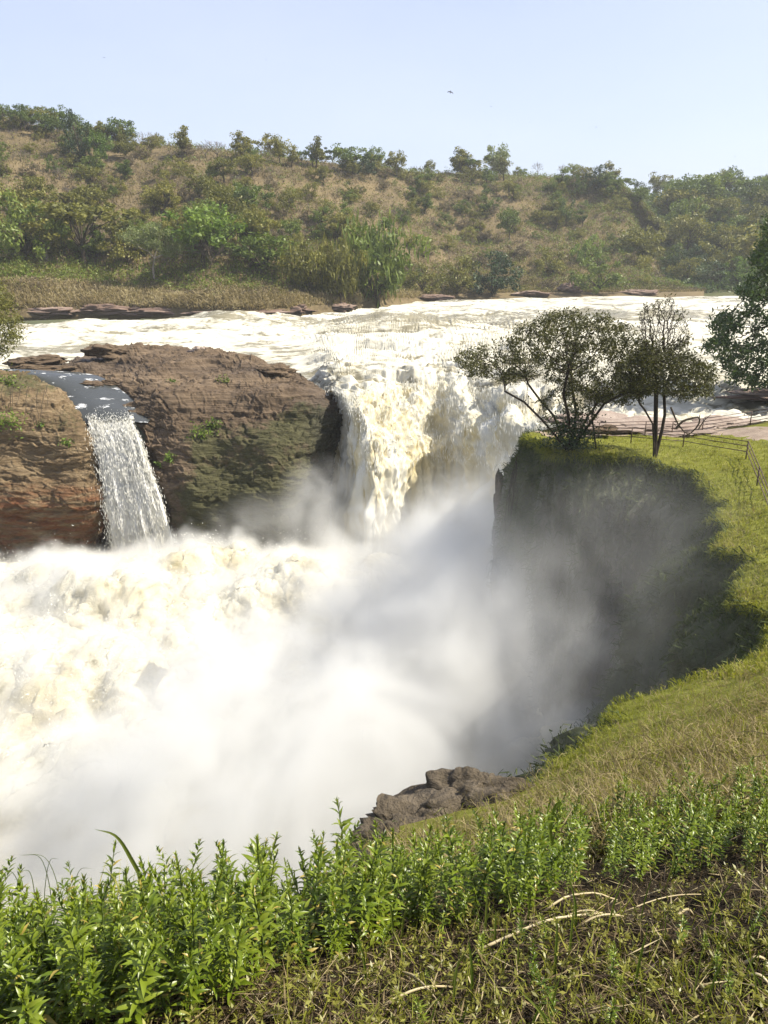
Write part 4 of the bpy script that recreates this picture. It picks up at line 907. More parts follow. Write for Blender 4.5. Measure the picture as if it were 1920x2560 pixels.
# the second, half bare tree
b1 = P(1640, 1122, 47.6); b1[2] = land_z(b1[None, :2])[0]-.1
Y2 = 47.6
st2 = [[b1, P(1639, 1080, Y2), P(1640, 1020, Y2), P(1641, 960, Y2), P(1640, 915, Y2)]]
st2 += [[b1, P(1655, 1075, Y2), P(1662, 1035, Y2+.3), P(1660, 985, Y2+.5)], [b1, P(1632, 1060, Y2-.3), P(1612, 1025, Y2-.6), P(1600, 1010, Y2-.8)]]
fan = in_poly_px([(1610, 930), (1590, 830), (1600, 770), (1640, 745), (1680, 738), (1720, 800), (1730, 850), (1680, 930)], 1500, Y2, 2.2, 41)
low = in_poly_px([(1560, 985), (1530, 940), (1570, 890), (1640, 880), (1720, 880), (1790, 920), (1780, 985), (1720, 1000), (1640, 985)], 950, Y2, 3.4, 43)
nd, pr = sca(st2, np.concatenate([fan, low]), .2, 2.4, .23, 170, (0, 0, .16), .28)
grown_tree('half_bare_tree', 'slender tree with bare upright twigs and leafy lower boughs beside the wide tree', 'tree', nd, pr, .010, M_crown, M_darkbark, 8, .115, .044, .16, 44, 1.7, .14, expo=2.25,
           leafmask=lambda q: (proj(q)[1] > 868+rng.normal(size=len(q))*16) | (rng.random(len(q)) < .06))
# sapling between them
b2 = P(1492, 1112, 49.5); b2[2] = land_z(b2[None, :2])[0]-.1
nd, pr = sca([[b2, P(1484, 1075, 49.5), P(1480, 1040, 49.5), P(1488, 1010, 49.4)]], in_poly_px([(1450, 1000), (1470, 960), (1530, 960), (1560, 1000), (1510, 1012)], 70, 49.5, 1.4, 47), .22, 2.5, .4, 60)
grown_tree('leaning_sapling', 'thin leaning sapling trunk between the wide tree and the half bare tree', 'sapling', nd, pr, .014, M_olive, M_darkbark, 7, .10, .045, .16, 48, 1.9, .12)
# dark leafy tree at the right edge, on the river islet
b3 = P(1985, 1000, 72.); b3[2] = -.2
Y3 = 72.
trunk3 = [b3, P(1980, 900, Y3), P(1975, 800, Y3), P(1968, 700, Y3), P(1960, 600, Y3)]
cr3 = [(1905, 545), (1895, 600), (1872, 640), (1885, 690), (1840, 725), (1868, 765), (1790, 790), (1752, 800), (1800, 830), (1745, 862), (1790, 900), (1800, 940), (1850, 965), (1920, 975), (2010, 975), (2120, 960), (2180, 850), (2120, 720), (2060, 600), (1990, 500)]
a3 = in_poly_px(cr3, 2600, Y3, 5.5, 51); a3 = a3[fbm(a3*np.array([.28, .28, .55]), 3, 53)+rng.normal(size=len(a3))*.12 > -.10]
nd, pr = sca([trunk3], a3, .32, 6.5, .48, 190, (0, 0, -.04), .16)
grown_tree('islet_tree', 'tall dark green leafy tree cut by the right edge over the rapids', 'tree', nd, pr, .016, M_islet, M_darkbark, 12, .22, .085, .28, 52, 2.0, .4)
# bush at the left edge by the rapids
b4 = P(-40, 925, 93.); b4[2] = -.3
nd, pr = sca([[b4, P(-42, 890, 93), P(-40, 860, 93)]], in_poly_px([(-150, 900), (-160, 780), (-90, 700), (-20, 700), (30, 730), (45, 775), (66, 810), (55, 850), (30, 880), (10, 905), (-40, 915)], 420, 93., 4.5, 61), .4, 4., .7, 90, (0, 0, .05), .2)
grown_tree('riverside_bush', 'olive feathery bush at the left edge beside the rapids', 'bush', nd, pr, .018, M_olive, M_bark, 16, .20, .07, .38, 62, 2.2, .22)
# lone pale-trunked tree on the far bank
lp = on_hill(383, 703); Y5 = lp[1]; b5 = lp-np.array([0, 0, .3])
def Q5(x, y, d=0): return P(x, y, Y5+d)
nd, pr = sca([[b5, Q5(383, 670), Q5(386, 645)], [Q5(386, 645), Q5(370, 628, -1), Q5(345, 618, -1.5)], [Q5(386, 645), Q5(394, 615), Q5(398, 590)], [Q5(386, 645), Q5(410, 635, 1), Q5(430, 622, 1)]],
             in_poly_px([(288, 590), (315, 570), (350, 570), (385, 556), (420, 570), (455, 590), (478, 615), (455, 640), (410, 640), (380, 622), (345, 612), (300, 600)], 260, Y5, 4.5, 71), .5, 5, .95, 70, (0, 0, .06), .2)
grown_tree('bank_tree', 'lone pale-trunked tree with open crown standing on the far grassy bank', 'tree', nd, pr, .035, M_pale, M_palebark, 18, .26, .13, .42, 72, 2.0, .42, thick=.12)
# ------------------------------------------------------------------ boulders and slabs
M_rim = rockmat('grey_rim_rock', (.035, .027, .017), (.085, .066, .042), (.155, .125, .088), (1.2, 1.2, 3.), (.2, .1, 0), bs=.8)
def boulder_mesh(name, seed, m, rough=.34, cuts=9, res=40):
    st = np.random.default_rng(seed); th = np.linspace(0, math.pi, res); ph = np.linspace(0, 2*math.pi, res*2, endpoint=False)
    T, Pp = np.meshgrid(th, ph, indexing='ij'); D = np.stack([np.sin(T)*np.cos(Pp), np.sin(T)*np.sin(Pp), np.cos(T)], -1); R = np.ones(T.shape)
    for _ in range(cuts):
        nrm = unit(st.normal(size=3)); d = st.uniform(.55, .85); c = D@nrm; R = np.where(c > .01, np.minimum(R, d/np.maximum(c, .01)), R)
    R = R*(1+rough*fbm(D*1.6+seed, 6, seed, .58)); V = D*R[..., None]
    i = np.arange(T.size).reshape(T.shape); j = np.roll(i, -1, 1); F = np.stack([i[:-1], i[1:], j[1:], j[:-1]], -1).reshape(-1, 4)
    z = np.zeros(T.size); return mesh(name, V, F, m, True, moss=z+.28, wet=z, stain=z)
def boulder(name, px, py, Y, sz, m, label, cat='rock', rz=0, seed=1, group=None, sink=.25, tilt=0):
    p = P(px, py, Y); o = obj(name, boulder_mesh(name, seed, m), None, tuple(p+np.array([0, 0, sz[2]*(1-sink)-sz[2]*.5])))
    o.scale = sz; o.rotation_euler = (tilt, 0, rz); return tag(o, label, cat, group)
boulder('boulder', 280, 884, 103, (3.4, 2.0, 1.15), M_rock, 'large flat dark boulder at the back of the rock ledge', seed=3)
boulder('boulder', 505, 884, 101.5, (1.7, 1.2, .7), M_slab, 'small pale boulder on the back edge of the rock ledge', seed=5)
boulder('boulder', 690, 934, 91.5, (2.3, 1.5, .85), M_rock, 'reddish boulder at the right end of the ledge beside the main fall', seed=8, tilt=.1)
boulder('flat_rock', 90, 905, 100, (4.6, 3.0, .8), M_rock, 'low wet rock behind the side channel at the left', seed=11)
boulder('flat_rock', 120, 930, 95, (3.9, 1.4, .7), M_rock, 'long low rock shelf crossing the side channel', seed=12, rz=.1)
boulder('flat_rock', 235, 962, 90.2, (1.5, .8, .42), M_rock, 'small loose slab on the ledge near the side channel', seed=14)
boulder('flat_rock', 272, 958, 90.6, (1.2, .7, .35), M_rock, 'second loose slab just right of the small one by the channel', seed=15)
boulder('boulder', 1428, 732, 256, (4.2, 3, 2.3), M_far_rock, 'angular brown boulder in the water under the far right slope', seed=17)
for i_, (x, w_, h_, lb) in enumerate(((100, 9, 1.3, 'leftmost brown rock ledge at the foot of the far bank'), (235, 8, 1.7, 'layered brown ledge at the far water edge left of the lone tree'), (330, 11, 2.0, 'pale-topped layered ledge under the lone bank tree'), (455, 12, 1.5, 'long reddish ledge at the far water edge'), (590, 12, 1.4, 'low reddish ledge left of the drooping tree'), (700, 9, 1.5, 'dark ledge under the drooping waterside tree'), (830, 8, 1.3, 'dark rock shelf beneath the big drooping tree'))):
    yw = np.interp(x, hx, wy); p = PZ(x, yw-2, .3); boulder('bank_ledge', x, yw-2, p[1]+1.5, (w_, 3.2, h_), M_far_rock, lb, 'rock', seed=20+i_, sink=.3)
for i_, (x, lb) in enumerate(((1080, 'small dark rocks at the far water edge right of the drooping tree'), (1330, 'low rock at the far water edge left of the angular boulder'), (1600, 'low rock at the far water edge near the hill end'))):
    yw = np.interp(x, hx, wy); p = PZ(x, yw, .3); boulder('bank_ledge', x, yw, p[1]+1, (7, 3, 1.1), M_far_rock, lb, 'rock', seed=30+i_)
for i_, (x, y, Y, s_, lb) in enumerate(((1500, 1062, 62, (4.5, 3, .55), 'pinkish rock slab at the river edge behind the wide tree'), (1585, 1072, 60, (5, 2.4, .5), 'flat grey slab beyond the fence behind the half bare tree'), (1655, 1078, 59, (4, 2.2, .45), 'broken pinkish slab below the driftwood'), (1800, 1072, 61.5, (4, 2, .6), 'brown rock at the river edge right of the driftwood'), (1512, 1078, 57, (1.2, .7, .35), 'small dark stone on the pink slab behind the fence'))):
    boulder('rock_slab', x, y, Y, s_, M_slab if i_ < 4 else M_rock, lb, 'rock', seed=40+i_, sink=.1)
boulder('islet_rock', 2040, 992, 73, (9, 3, .5), M_far_rock, 'low dark rock islet under the tree at the right edge', seed=50)
boulder('promontory_rock', 1266, 1270, 57.5, (1.5, 1.6, 4.6), M_rim, 'pale wet rock buttress behind the promontory beside the fall', seed=52, sink=.9)
boulder('rim_rock', 1105, 2068, 9.6, (1.35, .9, .42), M_rim, 'grey-brown rock outcrop on the near gorge rim', seed=54, sink=.85)
boulder('rim_rock', 985, 2112, 8.9, (.5, .45, .32), M_rim, 'small rock knob left of the rim outcrop behind the plants', seed=55, sink=.8)
boulder('rim_rock', 1200, 2030, 10.2, (1.3, .9, .6), M_rim, 'mossy low rock right of the rim outcrop', seed=56, sink=.5)
# ------------------------------------------------------------------ dirt path and fences by the river
def drape(name, centre, width, m, lift=.035):
    c = cr1(np.array(centre, float), np.linspace(0, len(centre)-1, 60)); t = unit(np.gradient(c, axis=0)); nn = np.stack([-t[:, 1], t[:, 0]], -1)
    s = np.linspace(-.5, .5, 14)[None, :, None]; wv = width*(1+.25*fbm(np.concatenate([c*.4, 0*c[:, :1]], 1), 3, 7))[:, None, None]
    q = c[:, None]+nn[:, None]*s*wv; z = land_z(q.reshape(-1, 2)).reshape(q.shape[:2])+lift*(1-(2*np.abs(s[..., 0]))**4*1.5)
    return tag(obj(name, mesh(name, np.concatenate([q, z[..., None]], -1), gfaces(60, 14), m)), kind='structure')
drape('path', [(12, 57.2), (17, 59), (22, 59.5), (26, 58), (27.5, 52), (27.6, 46), (26.5, 38), (27, 30), (32, 20)], 3.4, M_path)
n = NT('rusty_fence_paint'); f = n.noise(n.objc(), 6, 5); M_fence = n.done(n.pbr(n.ramp(f, [(.35, (.035, .022, .016)), (.65, (.11, .065, .045))]), .6, .4, n.bump(f, .3, .01)))
def fence(posts, h, heights, label, rr=.028, pr_=.04):
    P0 = np.array([(x, y, land_z(np.array([[x, y]]))[0]) for x, y in posts]); root = empty('railing_fence', tuple(P0[0])); tag(root, label, 'fence')
    for q in P0:
        v = q-P0[0]; V, F = capped_tube([v+np.array([0, 0, -.2]), v+np.array([0, 0, h])], [pr_, pr_], 8); obj('post', mesh('post', V, F, M_fence), root)
    for a, b in zip(P0[:-1], P0[1:]):
        for hh in heights:
            va, vb = a-P0[0]+np.array([0, 0, hh]), b-P0[0]+np.array([0, 0, hh]); V, F = capped_tube([va, (va+vb)/2-np.array([0, 0, .01]), vb], [rr]*3, 6); obj('rail', mesh('rail', V, F, M_fence), root)
def gxy(px, Y): return (float(P(px, 1080, Y)[0]), Y)
fence([gxy(1450, 57), gxy(1497, 57), gxy(1613, 57), gxy(1680, 57.4), gxy(1755, 58), gxy(1872, 59), gxy(2000, 60)], 1.15, (.35, .62, .88, 1.13), 'rusty railing fence running along the river behind the trees')
fence([gxy(1462, 54), gxy(1580, 53.6), gxy(1712, 52.4), gxy(1875, 45.5), gxy(1914, 40.0), gxy(1960, 35)], 1.1, (.45, .8, 1.08), 'nearer rusty railing fence bending along the grass to the right edge')
dw = empty('driftwood', tuple(P(1715, 1090, 55))); tag(dw, 'bleached dead branch lying against the fence above the slabs', 'driftwood'); o0 = P(1715, 1090, 55)
for pts, r0 in (([(1677, 1018), (1694, 1058), (1712, 1080), (1730, 1090)], .07), ([(1690, 1072), (1705, 1054), (1728, 1046), (1748, 1044), (1746, 1062), (1725, 1084), (1700, 1092)], .10), ([(1745, 1075), (1760, 1052), (1778, 1036)], .05), ([(1690, 1064), (1684, 1058)], .035), ([(1748, 1046), (1750, 1036)], .05)):
    q = cr1(np.array([P(x, y, 55)-o0 for x, y in pts]), np.linspace(0, len(pts)-1, 12)); V, F = tubes([(q, np.linspace(r0, r0*.4, 12))], 6); obj('branch', mesh('branch', V, F, M_bark), dw)
# ------------------------------------------------------------------ hanging roots and ledge plants
def hang(name, starts, label, cat, m=M_bark, L=(1.5, 4), r=.03, off=(0, -.25, 0)):
    o0 = np.array(starts[0]); root = empty(name, tuple(o0)); tag(root, label, cat)
    for s in starts:
        n_ = 10; ln = random.uniform(*L); t = np.linspace(0, 1, n_)[:, None]; q = np.array(s)-o0+np.array(off)*np.sqrt(t)+np.array([0, 0, -ln])*t+np.cumsum(rng.normal(size=(n_, 3))*np.array([.07, .05, .0]), 0)
        V, F = tubes([(q, np.linspace(r, r*.4, n_))], 4); obj('root', mesh('root', V, F, m), root)
hang('hanging_roots', [P(1287+random.uniform(-4, 8), 1150+random.uniform(-15, 40), 49.2+random.uniform(-.2, .4)) for _ in range(9)], 'tangle of dark roots hanging off the left edge of the promontory', 'roots', M_darkbark, (2.0, 4.6), .028, (-.25, -.2, 0))
hang('hanging_roots', [P(x, 962+random.uniform(0, 15), 81.2) for x in (8, 20, 30, 42, 55, 70, 95, 110, 118)], 'thin roots trailing down the top of the left bluff', 'roots', M_bark, (2.0, 6.0), .035, (0, -1.6, 0))
def near(G, px, py):
    x, y, _ = proj(G); k = np.unravel_index(np.argmin((x-px)**2+(y-py)**2), x.shape); return G[k]
for G_, px, py, r_, n_, mm, lb in ((LED, 505, 1085, 1.1, 150, M_bright, 'bright ferns in the crevice in the middle of the rock ledge face'), (LED, 425, 1148, .6, 70, M_bright, 'small bright fern tuft beside the little waterfall'), (LED, 400, 1160, .35, 40, M_bright, 'tiny weed right of the little waterfall'),
                               (LED, 432, 955, .5, 50, M_bright, 'small green tuft on top of the rock ledge'), (LED, 560, 950, .7, 60, M_green, 'low weeds on the ledge top near its right end'), (LED, 535, 1062, .9, 120, M_green, 'trailing weeds along the upper crevice of the ledge'),
                               (BLF, 168, 1108, .6, 70, M_bright, 'green tuft on the right edge of the left bluff'), (BLF, 25, 1055, 1.4, 220, M_bright, 'leafy vine clump hanging on the left bluff'), (BLF, 25, 955, 1.1, 160, M_bright, 'yellow-green weeds capping the left bluff'), (BLF, 95, 965, .9, 120, M_brownleaf, 'brown dry weeds on the bluff top right of the green cap'), (BLF, 105, 1062, .35, 30, M_bright, 'tiny fern at the middle of the left bluff')):
    p = near(G_, px, py); C = p+np.array([0, -.25, .1])+rng.normal(size=(n_, 3))*r_*np.array([.6, .25, .42])
    V, F = leaf_quads(C, rng.uniform(.12, .3, n_), rng.uniform(.05, .11, n_)); o = obj('rock_plant', mesh('rock_plant', V-p, F, mm, False, tint=np.repeat(rng.random(n_), 4)), None, tuple(p)); tag(o, lb, 'plant')
# ------------------------------------------------------------------ grass of the right bank
def scat(x0, x1, y0, y1, n_, seed):
    st = np.random.default_rng(seed); p, ok = ground_hit(st.uniform(x0, x1, n_), st.uniform(y0, y1, n_)); return p[ok]
C = scat(1230, 2300, 1085, 1700, 56000, 201); C = C[(C[:, 1] > 16) & (C[:, 1] < 57.5)]
pathd = np.abs(C[:, 0]-np.interp(C[:, 1], [30, 38, 46, 52, 58], [27, 26.5, 27.6, 27.5, 26])); C = C[(pathd > 1.6) | (C[:, 1] < 25)]
dry = sstep(-.1, .5, fbm(C*.35, 3, 203)+.6*np.exp(-(rimdist(C[:, :2])/1.2)**2)-.25)
V, Fb = blades(C, unit(rng.normal(size=C.shape)*.35+np.array([0, 0, 1.])), rng.uniform(.10, .32, len(C))*(1+.6*dry), rng.uniform(.010, .022, len(C)), .55)
tag(obj('bank_grass', mesh('bank_grass', V, Fb, M_grass, False, tint=np.repeat(np.clip(.58+.25*fbm(C*.3, 3, 205)+rng.normal(size=len(C))*.14+.2*dry, 0, 1), 5))), kind='stuff')
Cd = C[rng.random(len(C)) < .10+.28*dry]; V, Fb = blades(Cd, unit(rng.normal(size=Cd.shape)*.7+np.array([0, 0, .8])), rng.uniform(.15, .5, len(Cd)), rng.uniform(.007, .014, len(Cd)), .8)
tag(obj('dry_bank_stalks', mesh('dry_bank_stalks', V, Fb, M_straw, False, tint=np.repeat(rng.uniform(.4, 1, len(Cd)), 5))), kind='stuff')
# near slope: green lip and tangled dry grass
C = scat(900, 3300, 1640, 2250, 100000, 211); C = C[(C[:, 1] > 3.6) & (C[:, 1] < 24)]
rd_ = rimdist(C[:, :2]); lipg = np.exp(-(rd_/1.1)**2)*sstep(9, 11.5, C[:, 1])
rocky = np.exp(-((C[:, 0]-.6)/1.5)**2-((C[:, 1]-9.2)/1.3)**2)
keep = rng.random(len(C)) > rocky*1.1; C, lipg, rd_ = C[keep], lipg[keep], rd_[keep]
gsel = rng.random(len(C)) < .30+.65*lipg
Cg = C[gsel]; V, Fb = blades(Cg, unit(rng.normal(size=Cg.shape)*.4+np.array([0, 0, 1.])), rng.uniform(.08, .26, len(Cg)), rng.uniform(.004, .009, len(Cg)), .6)
tag(obj('slope_grass', mesh('slope_grass', V, Fb, M_grass, False, tint=np.repeat(np.clip(rng.normal(.5, .2, len(Cg)), 0, 1), 5))), kind='stuff')
Cd = C[~gsel]; V, Fb = blades(Cd, unit(rng.normal(size=Cd.shape)*.9+np.array([0, 0, .55])), rng.uniform(.10, .42, len(Cd)), rng.uniform(.003, .007, len(Cd)), .8)
tag(obj('slope_dry_grass', mesh('slope_dry_grass', V, Fb, M_straw, False, tint=np.repeat(np.clip(rng.normal(.55, .25, len(Cd)), 0, 1), 5))), kind='stuff')
# long bent stems in the tangle
k = 520; C = scat(1150, 2900, 1660, 2080, k, 213); C = C[(C[:, 1] > 4.5)]
pp = []
for q in C:
    L = random.uniform(.3, .8); d = unit(rng.normal(size=3)*np.array([1, 1, .2])); t = np.linspace(0, 1, 7)[:, None]; pp.append((q+d*L*t+np.array([0, 0, 1])*(.16*np.sin(t*3.0)+.02)+np.cumsum(rng.normal(size=(7, 3))*.02, 0), np.linspace(.005, .003, 7)))
V, F = tubes(pp, 3); tag(obj('bent_dry_stems', mesh('bent_dry_stems', V, F, M_straw, False, tint=rng.uniform(.5, 1, len(V)))), kind='stuff')
# hanging growth on the cliff and fringe on the rim
k = 52000; a = np.clip((rng.random(k)**1.25*NT_*.82).astype(int), 0, NT_-2); b = rng.integers(120, NRIM-4, k); C = W[a, b]+rng.normal(size=(k, 3))*.1
kp = (grn[a, b]+rng.normal(size=k)*.25 > .45); C, Nn = C[kp], WN[a, b][kp]; sz = rng.uniform(.18, .55, len(C))*np.clip(np.linalg.norm(C-CAM, axis=1)/32, .45, 1.25)
V, Fb = blades(C, unit(Nn*.75+rng.normal(size=C.shape)*.3+np.array([0, 0, .15])), sz, sz*.055, 1.1)
V = V.reshape(-1, 5, 3); V[:, 4, 2] -= sz*.75; V[:, 2:4, 2] -= (sz*.1)[:, None]; V = V.reshape(-1, 3)
tag(obj('cliff_growth', mesh('cliff_growth', V, Fb, M_cliffgrass, False, tint=np.repeat(np.clip(rng.normal(.45, .22, len(C)), 0, 1), 5))), kind='stuff')
k = 22000; b = rng.integers(150, NRIM-30, k); C = rim[b]+np.concatenate([onrm[b]*rng.uniform(-.35, .15, k)[:, None], rng.uniform(-.35, .05, k)[:, None]], 1)
dq = np.clip(np.linalg.norm(C-CAM, axis=1)/32, .4, 1.3); kp = ~((C[:, 1] < 10.5)); C, b, dq = C[kp], b[kp], dq[kp]; sz = rng.uniform(.12, .36, len(C))*dq
V, Fb = blades(C, unit(np.concatenate([onrm[b]*.6, np.full((len(C), 1), .8)], 1)+rng.normal(size=C.shape)*.3), sz, sz*.05, 1.0)
V = V.reshape(-1, 5, 3); V[:, 4, 2] -= sz*.6; V = V.reshape(-1, 3)
tag(obj('rim_fringe', mesh('rim_fringe', V, Fb, M_grass, False, tint=np.repeat(np.clip(rng.normal(.45, .22, len(C)), 0, 1), 5))), kind='stuff')
# ------------------------------------------------------------------ foreground litter
M_litter = leafmat('leaf_litter', [(.010, .006, .003), (.030, .018, .009), (.085, .058, .026), (.24, .185, .09), (.48, .42, .25)], .12, .6, .25)
M_herb = leafmat('small_herbs', [(.035, .028, .007), (.085, .08, .013), (.17, .17, .026), (.29, .28, .06)], .3, .4, .4)
k = 40000; C = scat(-1000, 3400, 2060, 3100, k, 221); C = C[C[:, 1] < 6.5]
C[:, 2] += rng.uniform(0, .07, len(C)); d = np.linalg.norm(C-CAM, axis=1); lay = unit(rng.normal(size=C.shape)*np.array([1, 1, .3]))
V, F = leaf_quads(C, rng.uniform(.010, .085, len(C))**1., rng.uniform(.0008, .0026, len(C)), lay); tag(obj('straw_litter', mesh('straw_litter', V, F, M_litter, False, tint=np.repeat(np.clip(rng.beta(.55, .9, len(C)), 0, 1), 4))), kind='stuff')
C = scat(-1000, 3400, 2060, 3100, 52000, 223); C = C[C[:, 1] < 6.5]; C[:, 2] += rng.uniform(0, .06, len(C))
V, F = leaf_quads(C, rng.uniform(.004, .012, len(C)), rng.uniform(.0015, .004, len(C))); tag(obj('fallen_leaves', mesh('fallen_leaves', V, F, M_litter, False, tint=np.repeat(np.clip(rng.beta(.8, 2.0, len(C)), 0, 1), 4))), kind='stuff')
# low sprigs: whorls of small leaves
C = scat(-1000, 3400, 2080, 3100, 5200, 225); C = C[C[:, 1] < 6.2]; VV, FF, TT, off_ = [], [], [], 0
for q in C:
    ht = random.uniform(.02, .12); nl = random.randint(10, 22); zz = rng.uniform(.15, 1, nl)*ht; an = rng.uniform(0, 6.28, nl); U = unit(np.stack([np.cos(an), np.sin(an), rng.uniform(.2, .9, nl)], -1)); L = rng.uniform(.006, .014, nl)
    cc = q+np.stack([0*zz, 0*zz, zz], -1)+rng.normal(size=3)*np.array([.3, .3, 0])*zz[:, None]+U*L[:, None]; v_, f_ = leaf_quads(cc, L, L*.36, U); VV.append(v_); FF.append(f_+off_); off_ += len(v_); TT.append(np.repeat(np.clip(rng.normal(random.uniform(.2, .8), .15, nl), 0, 1), 4))
tag(obj('ground_sprigs', mesh('ground_sprigs', np.concatenate(VV), np.concatenate(FF), M_herb, False, tint=np.concatenate(TT))), kind='stuff')
# ------------------------------------------------------------------ leafy foreground plants
M_leaf = leafmat('plant_leaf', [(.035, .062, .004), (.085, .13, .007), (.15, .20, .012), (.22, .26, .03), (.34, .27, .06)], .30, .36, .45, .35)
M_stem = leafmat('plant_stem', [(.05, .08, .015), (.09, .12, .03)], .0, .5, .3)
def leaf_template():
    xs = np.array([0, .18, .42, .7, 1.]); ws = np.array([.0, .095, .125, .075, 0]); zs = .16*np.sin(xs*2.2)-.20*xs**2
    V, F = [], []
    for x, w_, z in zip(xs, ws, zs): V += [(x, -w_, z+w_*.35), (x, 0, z), (x, w_, z+w_*.35)]
    for i in range(4):
        for j in range(2): a = i*3+j; F.append((a, a+3, a+4, a+1))
    return np.array(V), np.array(F)
LTV, LTF = leaf_template()
leaf_mesh = mesh('leaf', LTV, LTF, M_leaf, True, tint=np.full(len(LTV), .5))
def plant_variant(seed):
    st = np.random.default_rng(seed); H = 1.; n_ = 14; t = np.linspace(0, 1, n_)[:, None]; lean = st.normal(size=3)*np.array([.16, .16, 0]); pts = np.array([0, 0, 1.])*t*H+lean*t**2+np.cumsum(st.normal(size=(n_, 3))*np.array([.006, .006, 0]), 0)
    mats = []; nodes = 24; ang = st.uniform(0, 6.28)
    for k in range(nodes):
        f = .10+.90*(k/(nodes-1))**.92; q = np.array([np.interp(f, t[:, 0], pts[:, c]) for c in range(3)]); ang += 1.57+st.normal()*.25
        top = k/(nodes-1); L = (.132 if top < .75 else .132*(1-(top-.75)*2.2))*st.uniform(.8, 1.2); el = .30+.85*max(0, top-.55)*2+st.normal()*.13
        for s in ((0, math.pi) if top < .93 else (0, 1.57, math.pi, 4.71)):
            if st.random() < .06: continue
            m = Matrix.Translation(q) @ Matrix.Rotation(ang+s+st.normal()*.2, 4, 'Z') @ Matrix.Rotation(-(el+st.normal()*.12), 4, 'Y') @ Matrix.Rotation(st.normal()*.35, 4, 'X') @ Matrix.Diagonal((L, L*st.uniform(.85, 1.15), L, 1))
            mats.append(m)
    V = np.concatenate([(np.c_[LTV, np.ones(len(LTV))]@np.array(m).T)[:, :3] for m in mats]); F = np.concatenate([LTF+len(LTV)*k for k in range(len(mats))])
    tn = np.clip(st.normal(.38, .2, len(mats)), 0, .72); tn[st.random(len(mats)) < .05] = 1.5; tn = np.repeat(tn, len(LTV))
    sv, sf_ = tubes([(pts, np.linspace(.011, .005, n_))], 5)
    return mesh('foliage', V, F, M_leaf, True, tint=tn), mesh('stem', sv, sf_, M_stem, True, tint=np.full(len(sv), .5)), mats
PV = [plant_variant(300+k) for k in range(9)]
random.seed(5)
def plant(pos, h, v, detail, label, group, tilt):
    fo, stm, mats = PV[v]; r = empty('leafy_plant', tuple(pos), random.uniform(0, 6.28)); r.scale = (h*1.05, h*1.05, h); r.rotation_euler = (tilt[0], tilt[1], r.rotation_euler[2]); tag(r, label, 'plant', group)
    obj('stem', stm, r)
    if detail:
        for m in mats:
            l = bpy.data.objects.new('leaf', leaf_mesh); COL.objects.link(l); l.parent = r; l.matrix_local = m
    else: obj('foliage', fo, r)
def zone(polyg, n_, hr, group, label, ndet, seed, nmass=0):
    polyg = np.array(polyg, float); st = np.random.default_rng(seed); q = np.empty((0, 2))
    while len(q) < n_+nmass:
        c = st.uniform(polyg.min(0), polyg.max(0), (600, 2)); q = np.concatenate([q, c[inside(c, polyg)]])
    p, ok = ground_hit(q[:n_+nmass, 0], q[:n_+nmass, 1]); p = p[ok]; pa, pb = p[:n_], p[n_:]; pa = pa[np.argsort(np.linalg.norm(pa-CAM, axis=1))]
    for k, a in enumerate(pa): plant(a-np.array([0, 0, .01]), random.uniform(*hr), random.randrange(len(PV)), k < ndet, label, group, (random.gauss(0, .10), random.gauss(0, .10)))
    for a in pb:                       # the rest of the patch, beyond counting
        h = random.uniform(hr[0]*.6, hr[1]*.9); v = random.randrange(len(PVA)); V, T, SVt = PVA[v]; an = random.uniform(0, 6.28); R = np.array([[math.cos(an), -math.sin(an), 0], [math.sin(an), math.cos(an), 0], [random.gauss(0, .1), random.gauss(0, .1), 1]])
        MASS.append((V@R.T*h*1.05+a, T))
PVA = []; MASS = []
for fo, stm, mats in PV:
    V = np.empty(len(fo.vertices)*3, np.float32); fo.vertices.foreach_get('co', V); T = np.empty(len(fo.vertices), np.float32); fo.attributes['tint'].data.foreach_get('value', T); PVA.append((V.reshape(-1, 3), T, None))
zone([(-160, 2350), (0, 2360), (200, 2330), (420, 2300), (640, 2270), (820, 2225), (960, 2260), (1000, 2360), (860, 2420), (700, 2470), (520, 2560), (250, 2640), (-160, 2680)], 130, (.27, .45), 'leafy plants at the lower left', 'leafy green herb in the dense patch along the lower left of the rim', 14, 401, 230)
zone([(930, 2180), (1080, 2190), (1250, 2180), (1420, 2140), (1450, 2230), (1300, 2290), (1120, 2330), (960, 2320)], 52, (.24, .42), 'leafy plants at the centre', 'leafy green herb in the middle patch in front of the rim rock', 8, 403, 90)
zone([(1320, 2130), (1430, 2060), (1580, 2040), (1750, 2030), (2080, 2010), (2700, 1990), (2700, 2200), (2080, 2160), (1850, 2190), (1600, 2210), (1400, 2230)], 110, (.25, .40), 'leafy plants at the right', 'leafy green herb in the shaded patch below the dry slope at right', 8, 405, 260)
zone([(900, 2360), (1300, 2320), (1950, 2250), (2050, 2560), (700, 2600)], 30, (.08, .2), 'young herbs among the straw', 'short young herb sprouting among the brown straw', 0, 407)
VV = np.concatenate([v for v, t in MASS]); nl = len(VV)//len(LTV); FF = (np.arange(nl)[:, None, None]*len(LTV)+LTF[None]).reshape(-1, 4)
tag(obj('herb_undergrowth', mesh('herb_undergrowth', VV, FF, M_leaf, True, tint=np.concatenate([t for v, t in MASS]))), kind='stuff')
for px, py, h, lb in ((665, 2330, .52, 'tall nodding herb with dark drooping leaves above the left patch'), (875, 2270, .52, 'tall straight herb sticking out above the patch near the rim rock'), (1045, 2240, .50, 'tallest bushy herb in front of the rim rock'), (1700, 2190, .44, 'sunlit herb spike against the dark gap at right')):
    p, ok = ground_hit([px], [py]); plant(p[0], h, random.randrange(9), True, lb, None, (0, 0))
